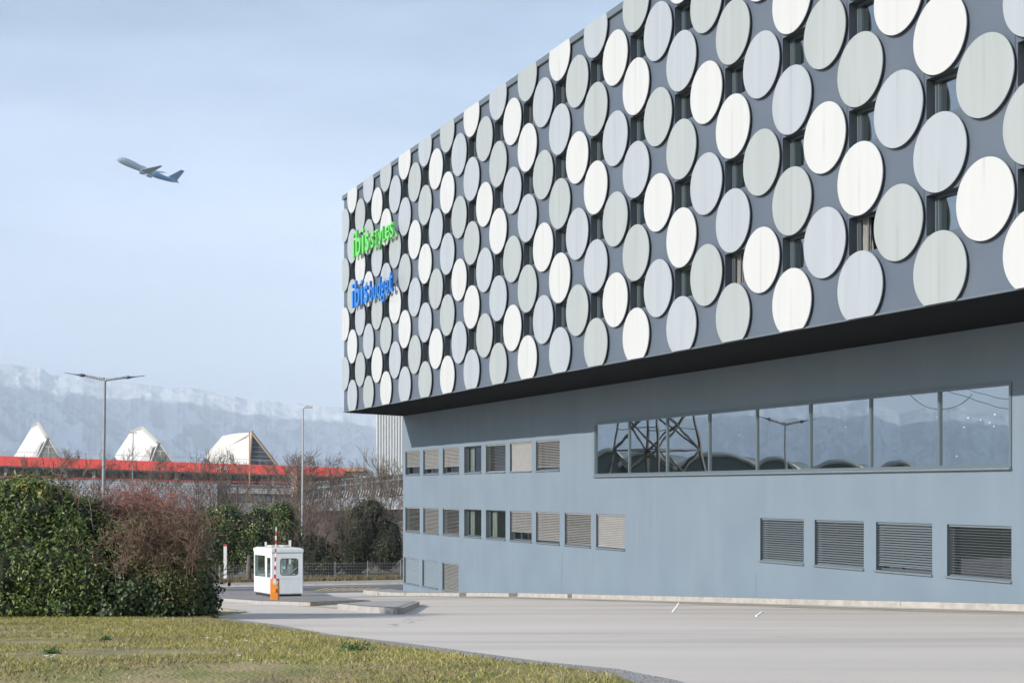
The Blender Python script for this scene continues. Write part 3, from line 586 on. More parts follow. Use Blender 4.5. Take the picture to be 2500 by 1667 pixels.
# ------------------------------------------------------------------ booth, barrier, posts
bb = gp(700, 1455, 0.13)
BY = bb.y; sc = BY / F0
booth = thing('ticket_booth', bb, 'small white cabin with rounded windows on the paved traffic island', 'booth')
cR = P(740, 1452, BY + .25); cF = P(664, 1452, BY - .1); cL = P(620, 1448, BY + 1.75)
zb = bb.z + .10; fx = Vector((cR.x - cF.x, cR.y - cF.y, 0)); lx = Vector((cL.x - cF.x, cL.y - cF.y, 0)); O = Vector((cF.x, cF.y, zb))
fu, lu = fx.normalized(), lx.normalized(); fn = Vector((fu.y, -fu.x, 0)); ln = Vector((-lu.y, lu.x, 0))
if ln.x > 0: ln = -ln
if fn.y > 0: fn = -fn
H = 113 * sc - .24; FWd, LWd = fx.length, lx.length
def panel_holed(org, u, n, Wd, Ht, holes, th=.05):
    mb = MB(); ss = sorted({0, Wd} | {h[0] for h in holes} | {h[1] for h in holes}); ts = sorted({0, Ht} | {h[2] for h in holes} | {h[3] for h in holes})
    for a_, b_ in zip(ss[:-1], ss[1:]):
        for c_, d_ in zip(ts[:-1], ts[1:]):
            if not any(h[0] < (a_ + b_) / 2 < h[1] and h[2] < (c_ + d_) / 2 < h[3] for h in holes):
                mb.obox(org + u * a_ + Vector((0, 0, c_)), u * (b_ - a_), -n * th, (0, 0, d_ - c_))
    return mb
wf = (FWd * .27, FWd * .83, H * .46, H * .86)
lh = [(LWd * .08, LWd * .28, H * .40, H * .88), (LWd * .36, LWd * .95, H * .40, H * .92)]
obj('front_wall', panel_holed(O, fu, fn, FWd, H, [wf]), M['bwhite'], booth)
obj('side_wall', panel_holed(O, lu, ln, LWd, H, lh), M['bwhite'], booth)
obj('rear_wall', panel_holed(O + lx, fu, -fn, FWd, H, [(.2, FWd - .2, .95, 1.85)]), M['bwhite'], booth)
obj('side_wall', panel_holed(O + fx, lu, -ln, LWd, H, [(.2, LWd - .2, .95, 1.85)]), M['bwhite'], booth)
flr = MB(); flr.obox(O, fx, lx, (0, 0, .04)); flr.obox(O + fx * .05 + lx * .4 + Vector((0, 0, .85)), fx * .9, lx * .3, (0, 0, .03)); obj('floor_and_counter', flr, M['hgrey'], booth)
rf = MB(); ov = fn * .05 + ln * .05
b4 = [O + fn * .04 + ln * .04, O + fx + fn * .04 - ln * .04, O + fx + lx - fn * .04 - ln * .04, O + lx - fn * .04 + ln * .04]
b4 = [v + Vector((0, 0, H)) for v in b4]; cc = sum(b4, Vector()) / 4
rf.hexa([v + Vector((0, 0, .002)) for v in b4], [v + Vector((0, 0, .18)) for v in b4]); rf.hexa([v + Vector((0, 0, .181)) for v in b4], [v.lerp(cc, .14) + Vector((0, 0, .24)) for v in b4]); obj('roof', rf, M['bwhite'], booth, bevel=.03)
for u, v in ((.25, .45), (.62, .45)):
    vt = MB(); vt.obox(O + Vector((0, 0, H + .243)) + fx * u + lx * v, fx * .24, lx * .25, (0, 0, .10)); obj('roof_vent', vt, M['roofw'], booth, bevel=.03)
pns = MB(); 
def rect(mb, org, u, h, n, off): mb.quad(*[org + u * a_ + Vector((0, 0, c_)) - n * off for a_, c_ in ((h[0], h[2]), (h[1], h[2]), (h[1], h[3]), (h[0], h[3]))])
for hh in [wf]: mb = MB(); rect(mb, O, fu, hh, fn, .03); wdw = obj('window', mb, M['lpane'], booth)
gk = MB(); r_ = .12; pts = []
x0_, x1_, y0_, y1_ = wf
for cx_, cy_, a0 in ((x1_ - r_, y1_ - r_, 0), (x0_ + r_, y1_ - r_, 90), (x0_ + r_, y0_ + r_, 180), (x1_ - r_, y0_ + r_, 270)):
    for k in range(6): t = radians(a0 + 18 * k); pts.append((cx_ + r_ * cos(t), cy_ + r_ * sin(t), cos(t), sin(t)))
for k in range(24):
    a_, b_ = pts[k], pts[(k + 1) % 24]
    f_ = lambda q, d_: O + fu * (q[0] + q[2] * d_) + Vector((0, 0, q[1] + q[3] * d_)) + fn * .006
    gk.quad(f_(a_, -.02), f_(b_, -.02), f_(b_, .012), f_(a_, .012))
for (cx_, cy_, sx_, sy_) in ((x1_, y1_, -1, -1), (x0_, y1_, 1, -1), (x0_, y0_, 1, 1), (x1_, y0_, -1, 1)):
    pass
obj('gasket', gk, M['rubber'], wdw)
cm = MB()
def outp(q):
    dx, dy = q[0] - (x0_ + x1_) / 2, q[1] - (y0_ + y1_) / 2; k_ = min(((x1_ - x0_) / 2 + .012) / max(abs(dx), 1e-6), ((y1_ - y0_) / 2 + .012) / max(abs(dy), 1e-6)); return ((x0_ + x1_) / 2 + dx * k_, (y0_ + y1_) / 2 + dy * k_)
g = lambda x_, y_: O + fu * x_ + Vector((0, 0, y_)) + fn * .002
for k in range(24):
    a_, b_ = pts[k], pts[(k + 1) % 24]; oa, ob_ = outp(a_), outp(b_); cm.quad(g(a_[0], a_[1]), g(b_[0], b_[1]), g(*ob_), g(*oa))
obj('window_frame', cm, M['bwhite'], wdw)
for hh in lh: mb = MB(); rect(mb, O, lu, hh, ln, .03); obj('window', mb, M['lpane'], booth)
ins = MB(); ins.obox(O + fu * (wf[0] + .12) + Vector((0, 0, H * .46 + .03)) - fn * .12, fu * .28, -fn * .03, (0, 0, .28)); obj('notice', ins, M['paper'], booth)
ins = MB(); ins.tube(O + fu * (wf[0] + .45) + Vector((0, 0, H * .46)) - fn * .2, O + fu * (wf[1] - .03) + Vector((0, 0, H * .64)) - fn * .2, .02, .02, 6); ins.obox(O + fu * (wf[0] + .40) + Vector((0, 0, .9)) - fn * .5, fu * .25, -fn * .2, (0, 0, .55)); obj('chair_back', ins, M['paper'], booth)
sm_ = MB(); sm_.obox(O + fn * .001 + Vector((0, 0, H * .37)), fx, fn * .006, (0, 0, .012)); sm_.obox(O + ln * .001 + Vector((0, 0, H * .37)), lx, ln * .006, (0, 0, .012)); sm_.obox(O + fn * .001 + Vector((0, 0, H - .03)), fx, fn * .01, (0, 0, .02)); obj('seam_and_eaves_shade', sm_, M['hgrey'], booth)  # panel seams, plus a grey strip painted as shade under the roof edge
ft = MB(); ft.obox(O + fn * -.03 + Vector((0, 0, -.13)) + lu * .05 + fu * .05, fx * .93, lx * .93, (0, 0, .125)); obj('plinth', ft, M['rubber'], booth)
# barrier
bp = gp(669, 1464, 0.13)
bar_ = thing('parking_barrier', bp, 'orange barrier cabinet with a raised red and white arm beside the white cabin', 'barrier')
kx = bp.y / F0
cb = MB(); cb.box(bp.x - 9.5 * kx, bp.x + 10 * kx, bp.y, bp.y + .32, bp.z, bp.z + 52 * kx); obj('cabinet', cb, M['orange'], bar_, bevel=.012)
cb = MB(); cb.box(bp.x + 1 * kx, bp.x + 6 * kx, bp.y - .10, bp.y - .001, bp.z + 20 * kx, bp.z + 28 * kx); obj('card_reader', cb, M['orange'], bar_, bevel=.01)
cb = MB(); cb.box(bp.x + 4 * kx, bp.x + 9 * kx, bp.y - .004, bp.y - .001, bp.z + 36 * kx, bp.z + 42 * kx); obj('sticker', cb, M['white'], bar_)
a0 = P(671, 1422, bp.y - .06); a1 = P(674.5, 1286, bp.y - .06); n = 13
rw = MB(); rr = MB()
for k in range(n):
    p0, p1 = a0.lerp(a1, k / n), a0.lerp(a1, (k + 1) / n)
    (rr if k % 2 == 1 and k < 12 else rw).obox(p0 - Vector((.04 - .0015 * k, .03, 0)), (.08 - .003 * k, 0, 0), (0, .05, 0), p1 - p0)
am = obj('arm', rw, M['white'], bar_); obj('red_stripes', rr, M['red'], am)
cb = MB(); cb.tube(P(672, 1420, bp.y - .08), P(672, 1420, bp.y), .10, .10, 14); obj('hub', cb, M['white'], bar_)
# posts
def post(px, pyt, pyb, Y, w, label, cap=True, mat_='white'):
    b_ = P(px, pyb, Y); root = thing('marker_post', b_, label, 'post', 'white posts around the booth'); t_ = P(px, pyt, Y).z; h_ = t_ - b_.z
    mb = MB(); mb.box(b_.x - w, b_.x + w, Y - .05, Y + .05, b_.z, t_ - h_ * .06); obj('shaft', mb, M[mat_], root)
    mb = MB(); mb.box(b_.x - w - .003, b_.x + w + .003, Y - .053, Y + .053, t_ - h_ * .06, t_); obj('cap', mb, M['red' if cap else mat_], root)
    return root
q = P(550, 1412, 91.8); post(550, 1328, 1411, 92.6, .10, 'white slab post with a red top at the far kerb, left of the cabin')
q = bb.y + 6; post(708, 1318, 1449, bb.y + 3, .06, 'white and red post standing behind the right half of the cabin roof', False)
post(649, 1322, 1449, bb.y + 4, .05, 'thin pale post standing behind the left end of the cabin roof', False)
tp = MB(); b_ = P(607, 1412, 86); tp.tube(b_, P(609, 1355, 86), .16, .13, 10); obj('wooden_post', tp, M['bark'], label='thick brown wooden post just left of the cabin', category='post')
# fence
def fence(x0p, x1p, Y, h, label):
    a_ = (x0p - CX) / F0 * Y; b_ = (x1p - CX) / F0 * Y; g = gz(a_, Y) + .02; root = thing('wire_fence', (a_, Y, g), label, 'fence', 'wire fences along the far pavement')
    n = int((b_ - a_) / 2.6) + 1
    for i in range(n + 1):
        mb = MB(); x = a_ + (b_ - a_) * i / n; z = gz(x, Y); mb.tube((x, Y, z), (x, Y, z + h + .08), .028, .028, 6); obj('post', mb, M['galv'], root)
    w = MB(); x = a_
    while x < b_: w.box(x, x + .008, Y - .004, Y + .004, gz(x, Y) + .05, gz(x, Y) + h); x += .11
    for k in range(7):
        z = .08 + k * (h - .1) / 6; w.box(a_, b_, Y - .012, Y - .005, gz(-15, Y) + z, gz(-15, Y) + z + .009)
    obj('mesh_panel', w, M['galv'], root); return root
fence(738, 978, 94.9, 1.30, 'grey wire mesh fence running from the white cabin to the blue wall')
fence(470, 602, 94.9, 1.20, 'grey wire mesh fence between the near hedge and the white cabin')
# ------------------------------------------------------------------ exhibition hall and its neighbours
HY = 255.0
hall = thing('exhibition_hall', P(400, 1280, HY), 'long exhibition hall with a red fascia and white tent shaped roof lights', 'building')
def beam(mb, x0, yt0, yb0, x1, yt1, yb1, Y, dep):
    a_, b_, c_, d_ = P(x0, yb0, Y), P(x1, yb1, Y), P(x1, yt1, Y), P(x0, yt0, Y)
    o = Vector((0, dep, 0)); mb.hexa([a_, b_, c_, d_], [a_ + o, b_ + o, c_ + o, d_ + o]); return mb
mb = MB(); beam(mb, -700, 1088.6, 1113, 826, 1141, 1163, HY, 1.5)
a_ = P(826, 1141, HY); e = [(826, 1141), (835, 1143), (840, 1148), (840, 1158), (835, 1164), (826, 1163)]
mb.hexa([P(x, y, HY) for x, y in e], [P(x, y, HY) + Vector((0, 1.5, 0)) for x, y in e]); fas = obj('red_fascia', mb, M['hred'], hall)
jj = MB()
for k in range(14): 
    x = 12 + k * 53.5 ; yt = 1112.4 + x * .0345; yb = 1136.8 + x * .0325; jj.quad(P(x, yt, HY - .03), P(x + .7, yt, HY - .03), P(x + .7, yb, HY - .03), P(x, yb, HY - .03))
obj('fascia_joint', jj, M['trim'], fas)
rl = MB()
for x0_, x1_ in ((-300, 480), (430, 760)):
    yA = 1101 + x0_ * .033; yB = 1101 + x1_ * .033; rl.tube(P(x0_, yA, HY + 2), P(x1_, yB, HY + 2), .04, .04, 5)
    x = x0_
    while x < x1_: y = 1101 + x * .033; rl.tube(P(x, y, HY + 2), P(x, y + 14, HY + 2), .03, .03, 4); x += 34
obj('railing', rl, M['hgrey'], hall)
mb = MB(); beam(mb, -700, 1092, 1290, 826, 1146, 1290, HY + 4, 60); obj('hall_wall', mb, M['hdark'], hall)
cl = MB()
for x in (-60, 10, 85, 155, 225, 427, 555, 663): 
    y = 1136 + x * .033; cl.obox(P(x, y + 28, HY + 1.6), (.55, 0, 0), (0, .5, 0), (0, 0, 2.0))
obj('column', cl, M['hcol'], hall)
lv = MB()
def louv(x0_, yt, x1_, yb, Y, n, m='louv', nm='louvre_band'):
    mb = MB(); A_, B_ = P(x0_, yt, Y), P(x1_, yt + (x1_ - x0_) * .02, Y); C_ = P(x0_, yb, Y); h_ = (A_.z - C_.z) / n
    for k in range(n): mb.obox(A_ - Vector((0, 0, h_ * (k + 1))), B_ - A_, (0, .6, .0), (0, 0, h_ * .78))
    return obj(nm, mb, M[m], hall)
louv(-300, 1158, 530, 1240, HY - 4, 18)
louv(520, 1180, 720, 1202, HY - 3, 5)
tm = MB(); tm.obox(P(-300, 1157, HY - 4.2), P(740, 1181, HY - 4.2) - P(-300, 1157, HY - 4.2), (0, .4, 0), (0, 0, .22)); obj('red_trim', tm, M['trim'], hall)
mb = MB(); beam(mb, 455, 1200, 1300, 760, 1205, 1300, HY - 2.2, 2); obj('ground_floor', mb, M['wall_g'], hall)
for x in range(470, 750, 22):
    mb = MB(); mb.quad(P(x, 1206, HY - 2.35), P(x + 15, 1206, HY - 2.35), P(x + 15, 1225, HY - 2.35), P(x, 1225, HY - 2.35)); obj('window', mb, M['hglass'], hall)
mb = MB(); mb.obox(P(711, 1212, HY - 5), (.55, 0, 0), (0, .4, 0), (0, 0, 4.3)); obj('white_pillar', mb, M['hwhite'], hall)
mb = MB(); mb.obox(P(718.5, 1212, HY - 5), (.42, 0, 0), (0, .4, 0), (0, 0, 5.2)); obj('orange_pillar', mb, M['oran'], hall)
mb = MB(); mb.obox(P(607.5, 1212, HY - 5), (.18, 0, 0), (0, .3, 0), (0, 0, 11.6)); obj('mast', mb, M['oran'], hall)
def hall_text(ch, px, py, h):
    cu = bpy.data.curves.new('t', 'FONT'); cu.body = ch; cu.size = h; cu.extrude = .03; to = bpy.data.objects.new('t', cu); COL.objects.link(to); bpy.context.view_layer.update()
    me = bpy.data.meshes.new_from_object(to.evaluated_get(bpy.context.evaluated_depsgraph_get())); o = P(px, py, HY - .08)
    mb = MB(); mb.v = [(o.x + v.co.x, o.y - v.co.z, o.z + v.co.y) for v in me.vertices]; mb.f = [tuple(p.vertices) for p in me.polygons]
    bpy.data.objects.remove(to); bpy.data.curves.remove(cu); bpy.data.meshes.remove(me); obj('letter', mb, M['hwhite'], hall)
hall_text('H', 526.5, 1150, 1.55); hall_text('A', 543, 1150.5, 1.55)
# roof lights: tents with a sloping ridge
def tent(yo, pts):
    """pts: bl, br, fl(front-left foot), fr(front-right foot), apex_front, apex_back, shoulder"""
    Yf = yo; Yb = yo + 14
    bl = P(*pts['bl'], Yb); af = P(*pts['af'], Yf); ab = P(*pts['ab'], Yf + 8); sh = P(*pts['sh'], Yb)
    fl = P(*pts['fl'], Yf); fr = P(*pts['fr'], Yf); br = P(pts['fr'][0] - 14, pts['bl'][1], Yb)
    mb = MB(); mb.add([bl, sh, ab, af, fl], [(0, 1, 2, 3, 4)]); mb.add([af, ab, sh, br, fr], [(0, 1, 2, 3, 4)]); mb.add([bl, sh, br], [(0, 1, 2)])
    so_ = obj('skylight', mb, M['hwhite'], hall, label='white tent shaped roof light')
    g = MB(); g.add([v + Vector((0, -.02, 0)) for v in (fl, fr, af)], [(0, 1, 2)]); obj('glazing', g, M['hglass'], so_)
    r_ = MB(); w_ = .24; r_.tube(fl - Vector((0, .1, 0)), af - Vector((0, .1, 0)), w_, w_ * .8, 5); r_.tube(fr - Vector((0, .1, 0)), af - Vector((0, .1, 0)), w_ * .7, w_ * .7, 5)
    md = fl.lerp(af, .55); me_ = fr.lerp(af, .55); r_.tube(md - Vector((0, .1, 0)), me_ - Vector((0, .1, 0)), .07, .07, 4); r_.tube(md.lerp(me_, .5) - Vector((0, .1, 0)), fl.lerp(fr, .5) - Vector((0, .1, 0)), .08, .08, 4); obj('glazing_bar', r_, M['hwhite'], so_)
    rd = MB(); dd_ = (ab - af); rd.hexa([af + Vector((-.45, -.5, -.25)), af + Vector((.45, -.5, -.15)), af + Vector((.1, -.5, .35)), af + Vector((-.3, -.5, .3))], [ab + Vector((-.45, 0, -.35)), ab + Vector((.45, 0, -.15)), ab + Vector((.1, 0, .25)), ab + Vector((-.3, 0, .2))]); rd.path([ab, sh], [.3, .2], 6); obj('ridge_cap', rd, M['hgrey'], so_)
    sg = MB()
    u0, u1 = fl.lerp(bl, .03), fl.lerp(bl, .26); v0 = af.lerp(fl, .12) * .95 + bl * .05; v0 = v0 + Vector((-.25, -.05, 0))
    v1 = af.lerp(fl, .10).lerp(bl, .12) + Vector((-.1, -.1, 0)); off_ = Vector((-.12, -.3, .05)); sg.quad(u0 + off_, u1 + off_, v1 + off_, v0 + off_); obj('side_glazing', sg, M['hgrey'], so_)
tent(HY + 6, dict(bl=(33, 1116), sh=(78, 1042), ab=(96, 1031), af=(118, 1067), fl=(93, 1118), fr=(149, 1119)))
tent(HY + 6, dict(bl=(272, 1124), sh=(319, 1053), ab=(351, 1043), af=(388, 1079), fl=(370, 1126), fr=(424, 1128)))
t3 = MB(); yo = HY + 6
c3 = [(492, 1128), (515, 1096), (543, 1064), (572, 1058), (598, 1056), (615, 1056)]
fr_ = [P(x, y, yo + 10 - 10 * i / 5) for i, (x, y) in enumerate(c3)]; ft0 = P(609, 1139, yo)
t3.add(fr_ + [ft0], [tuple(range(7))]); bk3 = P(660, 1136, yo + 10)
t3.add([fr_[0], fr_[2], fr_[-1], bk3], [(0, 1, 2, 3)]); s3 = obj('skylight', t3, M['hwhite'], hall, label='white domed roof light with a tall side glazing')
g = MB(); g.add([P(616, 1057, yo - .05), P(609, 1139, yo - .05), P(678, 1141, yo + 1)], [(0, 1, 2)]); obj('glazing', g, M['hglass'], s3)
g = MB(); g.tube(P(616, 1057, yo - .3), P(680, 1139, yo + .8), .30, .30, 6); g.tube(P(615.5, 1050, yo - .3), P(609, 1139, yo - .3), .22, .22, 6)
for k in range(1, 7): g.tube(P(615.5 - k, 1058 + 11 * k, yo - .2), P(616 + 9 * k, 1058 + 11.5 * k, yo + .4), .05, .05, 4)
obj('glazing_bar', g, M['desk'], s3)
# orange roofed block
pv = thing('pavilion', P(870, 1170, 250), 'low block with an orange roof edge right of the red fascia', 'building')
mb = MB(); mb.hexa([P(838, 1150, 260), P(893, 1150, 260), P(885, 1143, 260), P(838, 1141, 260)], [P(838, 1150, 260) + Vector((0, 12, 0)), P(893, 1150, 260) + Vector((0, 12, 0)), P(885, 1143, 260) + Vector((0, 12, 0)), P(838, 1141, 260) + Vector((0, 12, 0))]); obj('roof', mb, M['oran'], pv)
mb = MB(); beam(mb, 830, 1150, 1175, 900, 1150, 1175, 261, 8); obj('wall', mb, M['hgrey'], pv)
mb = MB(); beam(mb, 842, 1152, 1164, 872, 1152, 1164, 260.8, .1); obj('window', mb, M['hglass'], pv)
# white ribbed tower
TY = 185.0; tw = thing('ribbed_tower', P(950, 1290, TY), 'tall white corrugated block seen between the hedge trees and the blue wall', 'building')
mb = MB(); a_, b_ = P(918, 1300, TY), P(1100, 1300, TY); zt = P(918, 880, TY).z; mb.box(a_.x + .05, b_.x, TY + .15, TY + 14, a_.z, zt); 
x = a_.x
while x < b_.x:
    mb.hexa([(x, TY + .15, a_.z), (x + .07, TY, a_.z), (x + .20, TY, a_.z), (x + .27, TY + .15, a_.z)], [(x, TY + .15, zt), (x + .07, TY, zt), (x + .20, TY, zt), (x + .27, TY + .15, zt)]); x += .36
obj('cladding', mb, M['tower'], tw)
mb = MB(); mb.box(a_.x - .1, b_.x, TY - .1, TY + 14.1, zt, zt + .3); obj('roof_edge', mb, M['hgrey'], tw)
# glazed gallery
GY = 170.0; ga = thing('glazed_gallery', P(850, 1290, GY), 'long grey glazed gallery with slanted white fins below the ribbed tower', 'building')
mb = MB(); beam(mb, 748, 1178, 1220, 1100, 1143, 1212, GY + 1, 10); obj('glass_wall', mb, M['hglass'], ga)
fn_ = MB()
for x in range(752, 1000, 13): fn_.tube(P(x, 1178 - (x - 748) * .1, GY + .8), P(x, 1216, GY + .8), .05, .05, 4)
for t in (0, .35): fn_.tube(P(748, 1179 + t * 40, GY + .7), P(1000, 1153 + t * 40, GY + .7), .07, .07, 4)
obj('mullion', fn_, M['hgrey'], ga)
fn_ = MB(); x = 785
while x < 1000: yy = 1200 - (x - 785) * .05; fn_.obox(P(x, yy + 17, GY), (.12, 0, 0), (0, .4, 0), P(x + 5, yy, GY) - P(x, yy + 17, GY)); x += 6.5
obj('fin', fn_, M['hwhite'], ga)
mb = MB(); beam(mb, 735, 1219, 1241, 1100, 1205, 1240, GY - 1, 10); obj('parapet', mb, M['louv'], ga)
mb = MB(); beam(mb, 730, 1241, 1248, 1100, 1235, 1240, GY - 1.6, 11); obj('eaves', mb, M['hwhite'], ga)
mb = MB(); beam(mb, 738, 1248, 1330, 1100, 1240, 1330, GY, 9); obj('ground_floor', mb, M['wall_g'], ga)
mb = MB(); beam(mb, 748, 1255, 1268, 800, 1256, 1266, GY - .1, .05); obj('pale_panel', mb, M['hwhite'], ga)
for x in (797, 811, 818): 
    mb = MB(); beam(mb, x, 1254, 1266, x + 5, 1254, 1266, GY - .15, .05); w_ = obj('window', mb, M['hwhite'], ga)
    mb = MB(); beam(mb, x + 1, 1255.5, 1264.5, x + 4, 1255.5, 1264.5, GY - .18, .02); obj('pane', mb, M['hglass'], w_)
# ------------------------------------------------------------------ foliage
def leaves(blobs, count, size, aspect, shell=0.35, droop=0.4, seed=1, cut=None, up_=0.2):
    r = np.random.default_rng(seed); w = np.array([(b[1][0] * b[1][1] + b[1][1] * b[1][2] + b[1][0] * b[1][2]) for b in blobs]); w = w / w.sum()
    ids = r.choice(len(blobs), count, p=w); C = np.array([b[0] for b in blobs])[ids]; R = np.array([b[1] for b in blobs])[ids]
    d = r.normal(size=(count, 3)); d /= np.linalg.norm(d, axis=1)[:, None]
    # lumpy radius gives clumps and gaps
    ph = r.uniform(0, 6.28, (len(blobs), 6))[ids]
    lump = 0.10 * np.sin(5 * d[:, 0] + ph[:, 0]) + 0.10 * np.sin(6 * d[:, 2] + ph[:, 1]) + 0.07 * np.sin(13 * d[:, 1] + ph[:, 2]) + 0.05 * np.sin(17 * d[:, 2] + 9 * d[:, 0] + ph[:, 3])
    rad = (1 - shell * r.random(count) ** 1.5) * (1 + lump) + 0.06 * (r.random(count) > 0.93) * r.random(count) * 3
    p = C + d * R * rad[:, None]
    n = d * 0.9 + r.normal(size=(count, 3)) * 0.55 + np.array([0, 0, up_]); n /= np.linalg.norm(n, axis=1)[:, None]
    t = np.cross(n, r.normal(size=(count, 3))); t[:, 2] -= droop; t -= n * (t * n).sum(1)[:, None]; t /= np.linalg.norm(t, axis=1)[:, None]
    b = np.cross(n, t); sz = size * r.uniform(0.6, 1.25, count)[:, None]
    v0 = p; v1 = p + t * sz * 0.45 + b * sz * aspect * .5; v2 = p + t * sz; v3 = p + t * sz * .45 - b * sz * aspect * .5
    if cut: 
        k = cut(p); v0, v1, v2, v3 = v0[k], v1[k], v2[k], v3[k]
    v = np.stack([v0, v1, v2, v3], 1).reshape(-1, 3); f = np.arange(len(v)).reshape(-1, 4); return v, f
def core(mb, blobs, k=.72):  # solid dark blobs added inside the leaves to block see-through
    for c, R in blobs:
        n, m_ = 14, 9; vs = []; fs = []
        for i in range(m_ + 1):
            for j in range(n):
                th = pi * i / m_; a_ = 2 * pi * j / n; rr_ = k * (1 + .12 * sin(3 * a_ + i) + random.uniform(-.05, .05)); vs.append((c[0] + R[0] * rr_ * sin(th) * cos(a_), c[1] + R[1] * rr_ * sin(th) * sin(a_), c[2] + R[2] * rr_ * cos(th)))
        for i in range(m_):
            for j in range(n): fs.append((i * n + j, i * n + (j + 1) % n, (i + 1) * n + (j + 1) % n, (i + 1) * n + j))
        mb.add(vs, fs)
def branch(mb, p, d, ln, r, depth, spread=.5, up_=.12, kids=3, n=3, curl=.15, minr=.006):
    p = Vector(p); d = Vector(d).normalized(); seg = 3; pts = [p]; q = p; dd = d
    for i in range(seg):
        dd = (dd + Vector((random.gauss(0, curl), random.gauss(0, curl), random.gauss(0, curl * .6) + up_))).normalized(); q = q + dd * ln / seg; pts.append(q)
    for i in range(seg): mb.tube(pts[i], pts[i + 1], max(minr, r * (1 - .5 * i / seg)), max(minr, r * (1 - .5 * (i + 1) / seg)), n, False)
    if depth <= 0: return
    for k in range(kids):
        u = random.uniform(.3, 1); i = min(seg - 1, int(u * seg)); b_ = pts[i].lerp(pts[i + 1], u * seg - i)
        s_ = Vector((random.gauss(0, 1), random.gauss(0, 1), random.gauss(0, .6))).normalized()
        branch(mb, b_, dd * (1 - spread * .5) + s_ * spread, ln * random.uniform(.5, .75), r * .5, depth - 1, spread, up_, kids, n, curl, minr)
def shrub(name, base, blobs, count, size, aspect, m, label, category, seed, droop=.4, group=None, k=.72, twigs=0, twm='twig', shell=.35, cut=None, twl=.8):
    root = thing(name, base, label, category, group)
    obj('foliage', leaves(blobs, count, size, aspect, shell, droop, seed, cut), m, root)
    c = MB(); core(c, blobs, k); obj('dark_core', c, M['core'], root)
    if twigs:
        t = MB()
        for i in range(twigs):
            c_, R = random.choice(blobs); a_ = random.uniform(0, 2 * pi); e = random.uniform(.0, 1.3); d = Vector((cos(a_) * cos(e), -abs(sin(a_)) * cos(e), sin(e)))
            p = Vector(c_) + Vector((d.x * R[0], d.y * R[1], d.z * R[2])) * .85; branch(t, p, d + Vector((0, 0, .3)), random.uniform(.5, 1) * twl, .012, 2, .6, .1, 3)
        obj('twigs', t, M[twm], root)
    return root
HYD = gp(250, 1514).y + 1.3
def hb(px, py, rx, ry, rz, dy=0): c = P(px, py, HYD + dy); return ((c.x, c.y, c.z), (rx, ry, rz))
g0 = gz(-8, HYD)
print('hedge Y', HYD)
bl1 = [hb(-170, 1360, 1.5, 1.4, 1.45), hb(20, 1380, 1.5, 1.3, 1.45), hb(140, 1390, 1.3, 1.2, 1.35), hb(222, 1400, .95, 1.1, 1.15), hb(60, 1262, 1.3, 1.1, .85, .2), hb(-80, 1250, 1.3, 1.1, .9, .2), hb(185, 1285, .85, .9, .65, .2),
       hb(40, 1465, 1.4, 1.25, .5), hb(170, 1470, 1.2, 1.2, .45), hb(-120, 1465, 1.4, 1.25, .5)]
lb = P(100, 1514, HYD); lb.z = gz(lb.x, lb.y)
sh1 = shrub('laurel_hedge', lb, bl1, 72000, .098, .36, M['laurel'], 'large glossy dark green laurel hedge with yellowish tips at the left edge', 'hedge', 3, droop=.6, twigs=26, k=.80)
obj('yellow_tips', leaves([hb(30, 1195, .75, .7, .32), hb(110, 1200, .5, .6, .28), hb(-60, 1190, .7, .7, .3), hb(60, 1185, .3, .4, .28)], 1500, .15, .26, .9, .2, 5, up_=.1), M['laurely'], sh1)
bl2 = [hb(330, 1430, .95, 1.1, .85), hb(420, 1445, .9, 1.05, .72), hb(470, 1452, .42, .85, .62), hb(310, 1480, .9, 1.1, .42), hb(440, 1485, .7, .95, .38), hb(486, 1476, .26, .5, .42)]
lb = P(400, 1512, HYD); lb.z = gz(lb.x, lb.y)
shrub('ivy_hedge', lb, bl2, 17000, .095, .75, M['ivy'], 'low dark ivy covered hedge at the corner of the lawn beside the road', 'hedge', 8, droop=.5, twigs=10, k=.80)
bl3 = [hb(330, 1320, .9, .9, .75, .9), hb(420, 1340, .75, .8, .65, .9), hb(455, 1390, .4, .6, .5, .7), hb(400, 1380, .8, .5, .5, -.6), hb(320, 1330, .6, .5, .6, -.4), hb(440, 1420, .5, .5, .5, -.7)]
lb = P(370, 1512, HYD + 1); lb.z = gz(lb.x, lb.y)
rs = thing('red_twig_shrub', lb, 'arching reddish brown twiggy shrub with red berries between the laurel and the ivy hedge', 'shrub')
tw_ = MB(); by = MB()
for i in range(240):
    px = random.uniform(275, 485); top = 1215 if px < 400 else 1215 + (px - 400) * 1.1
    if i % 3: b_ = P(px, random.uniform(1330, 1420), HYD + random.uniform(-.2, 1.2)); ln0 = random.uniform(.55, 1.0) * (.95 if px < 400 else .7)
    else: b_ = P(px, random.uniform(1300, 1440), HYD + random.uniform(-1.3, -.7)); ln0 = random.uniform(.3, .6)
    branch(tw_, b_, (random.gauss(0, .5), random.gauss(-.1, .3), 1), ln0, .009, 3, .75, .02, 3, 3, .22, .0036)
obj('stems', tw_, M['twigr'], rs)
for i in range(300):
    px = random.gauss(350, 55); py = random.gauss(1225, 26); c = P(px, py, HYD + random.uniform(.3, 1.4)); by.tube(c, c + Vector((0, 0, .022)), .012, .008, 5)
obj('berry', by, M['berry'], rs, kind='stuff')
obj('foliage', leaves(bl3, 36000, .062, .5, .55, .3, 21), M['rust'], rs)
rt = MB()
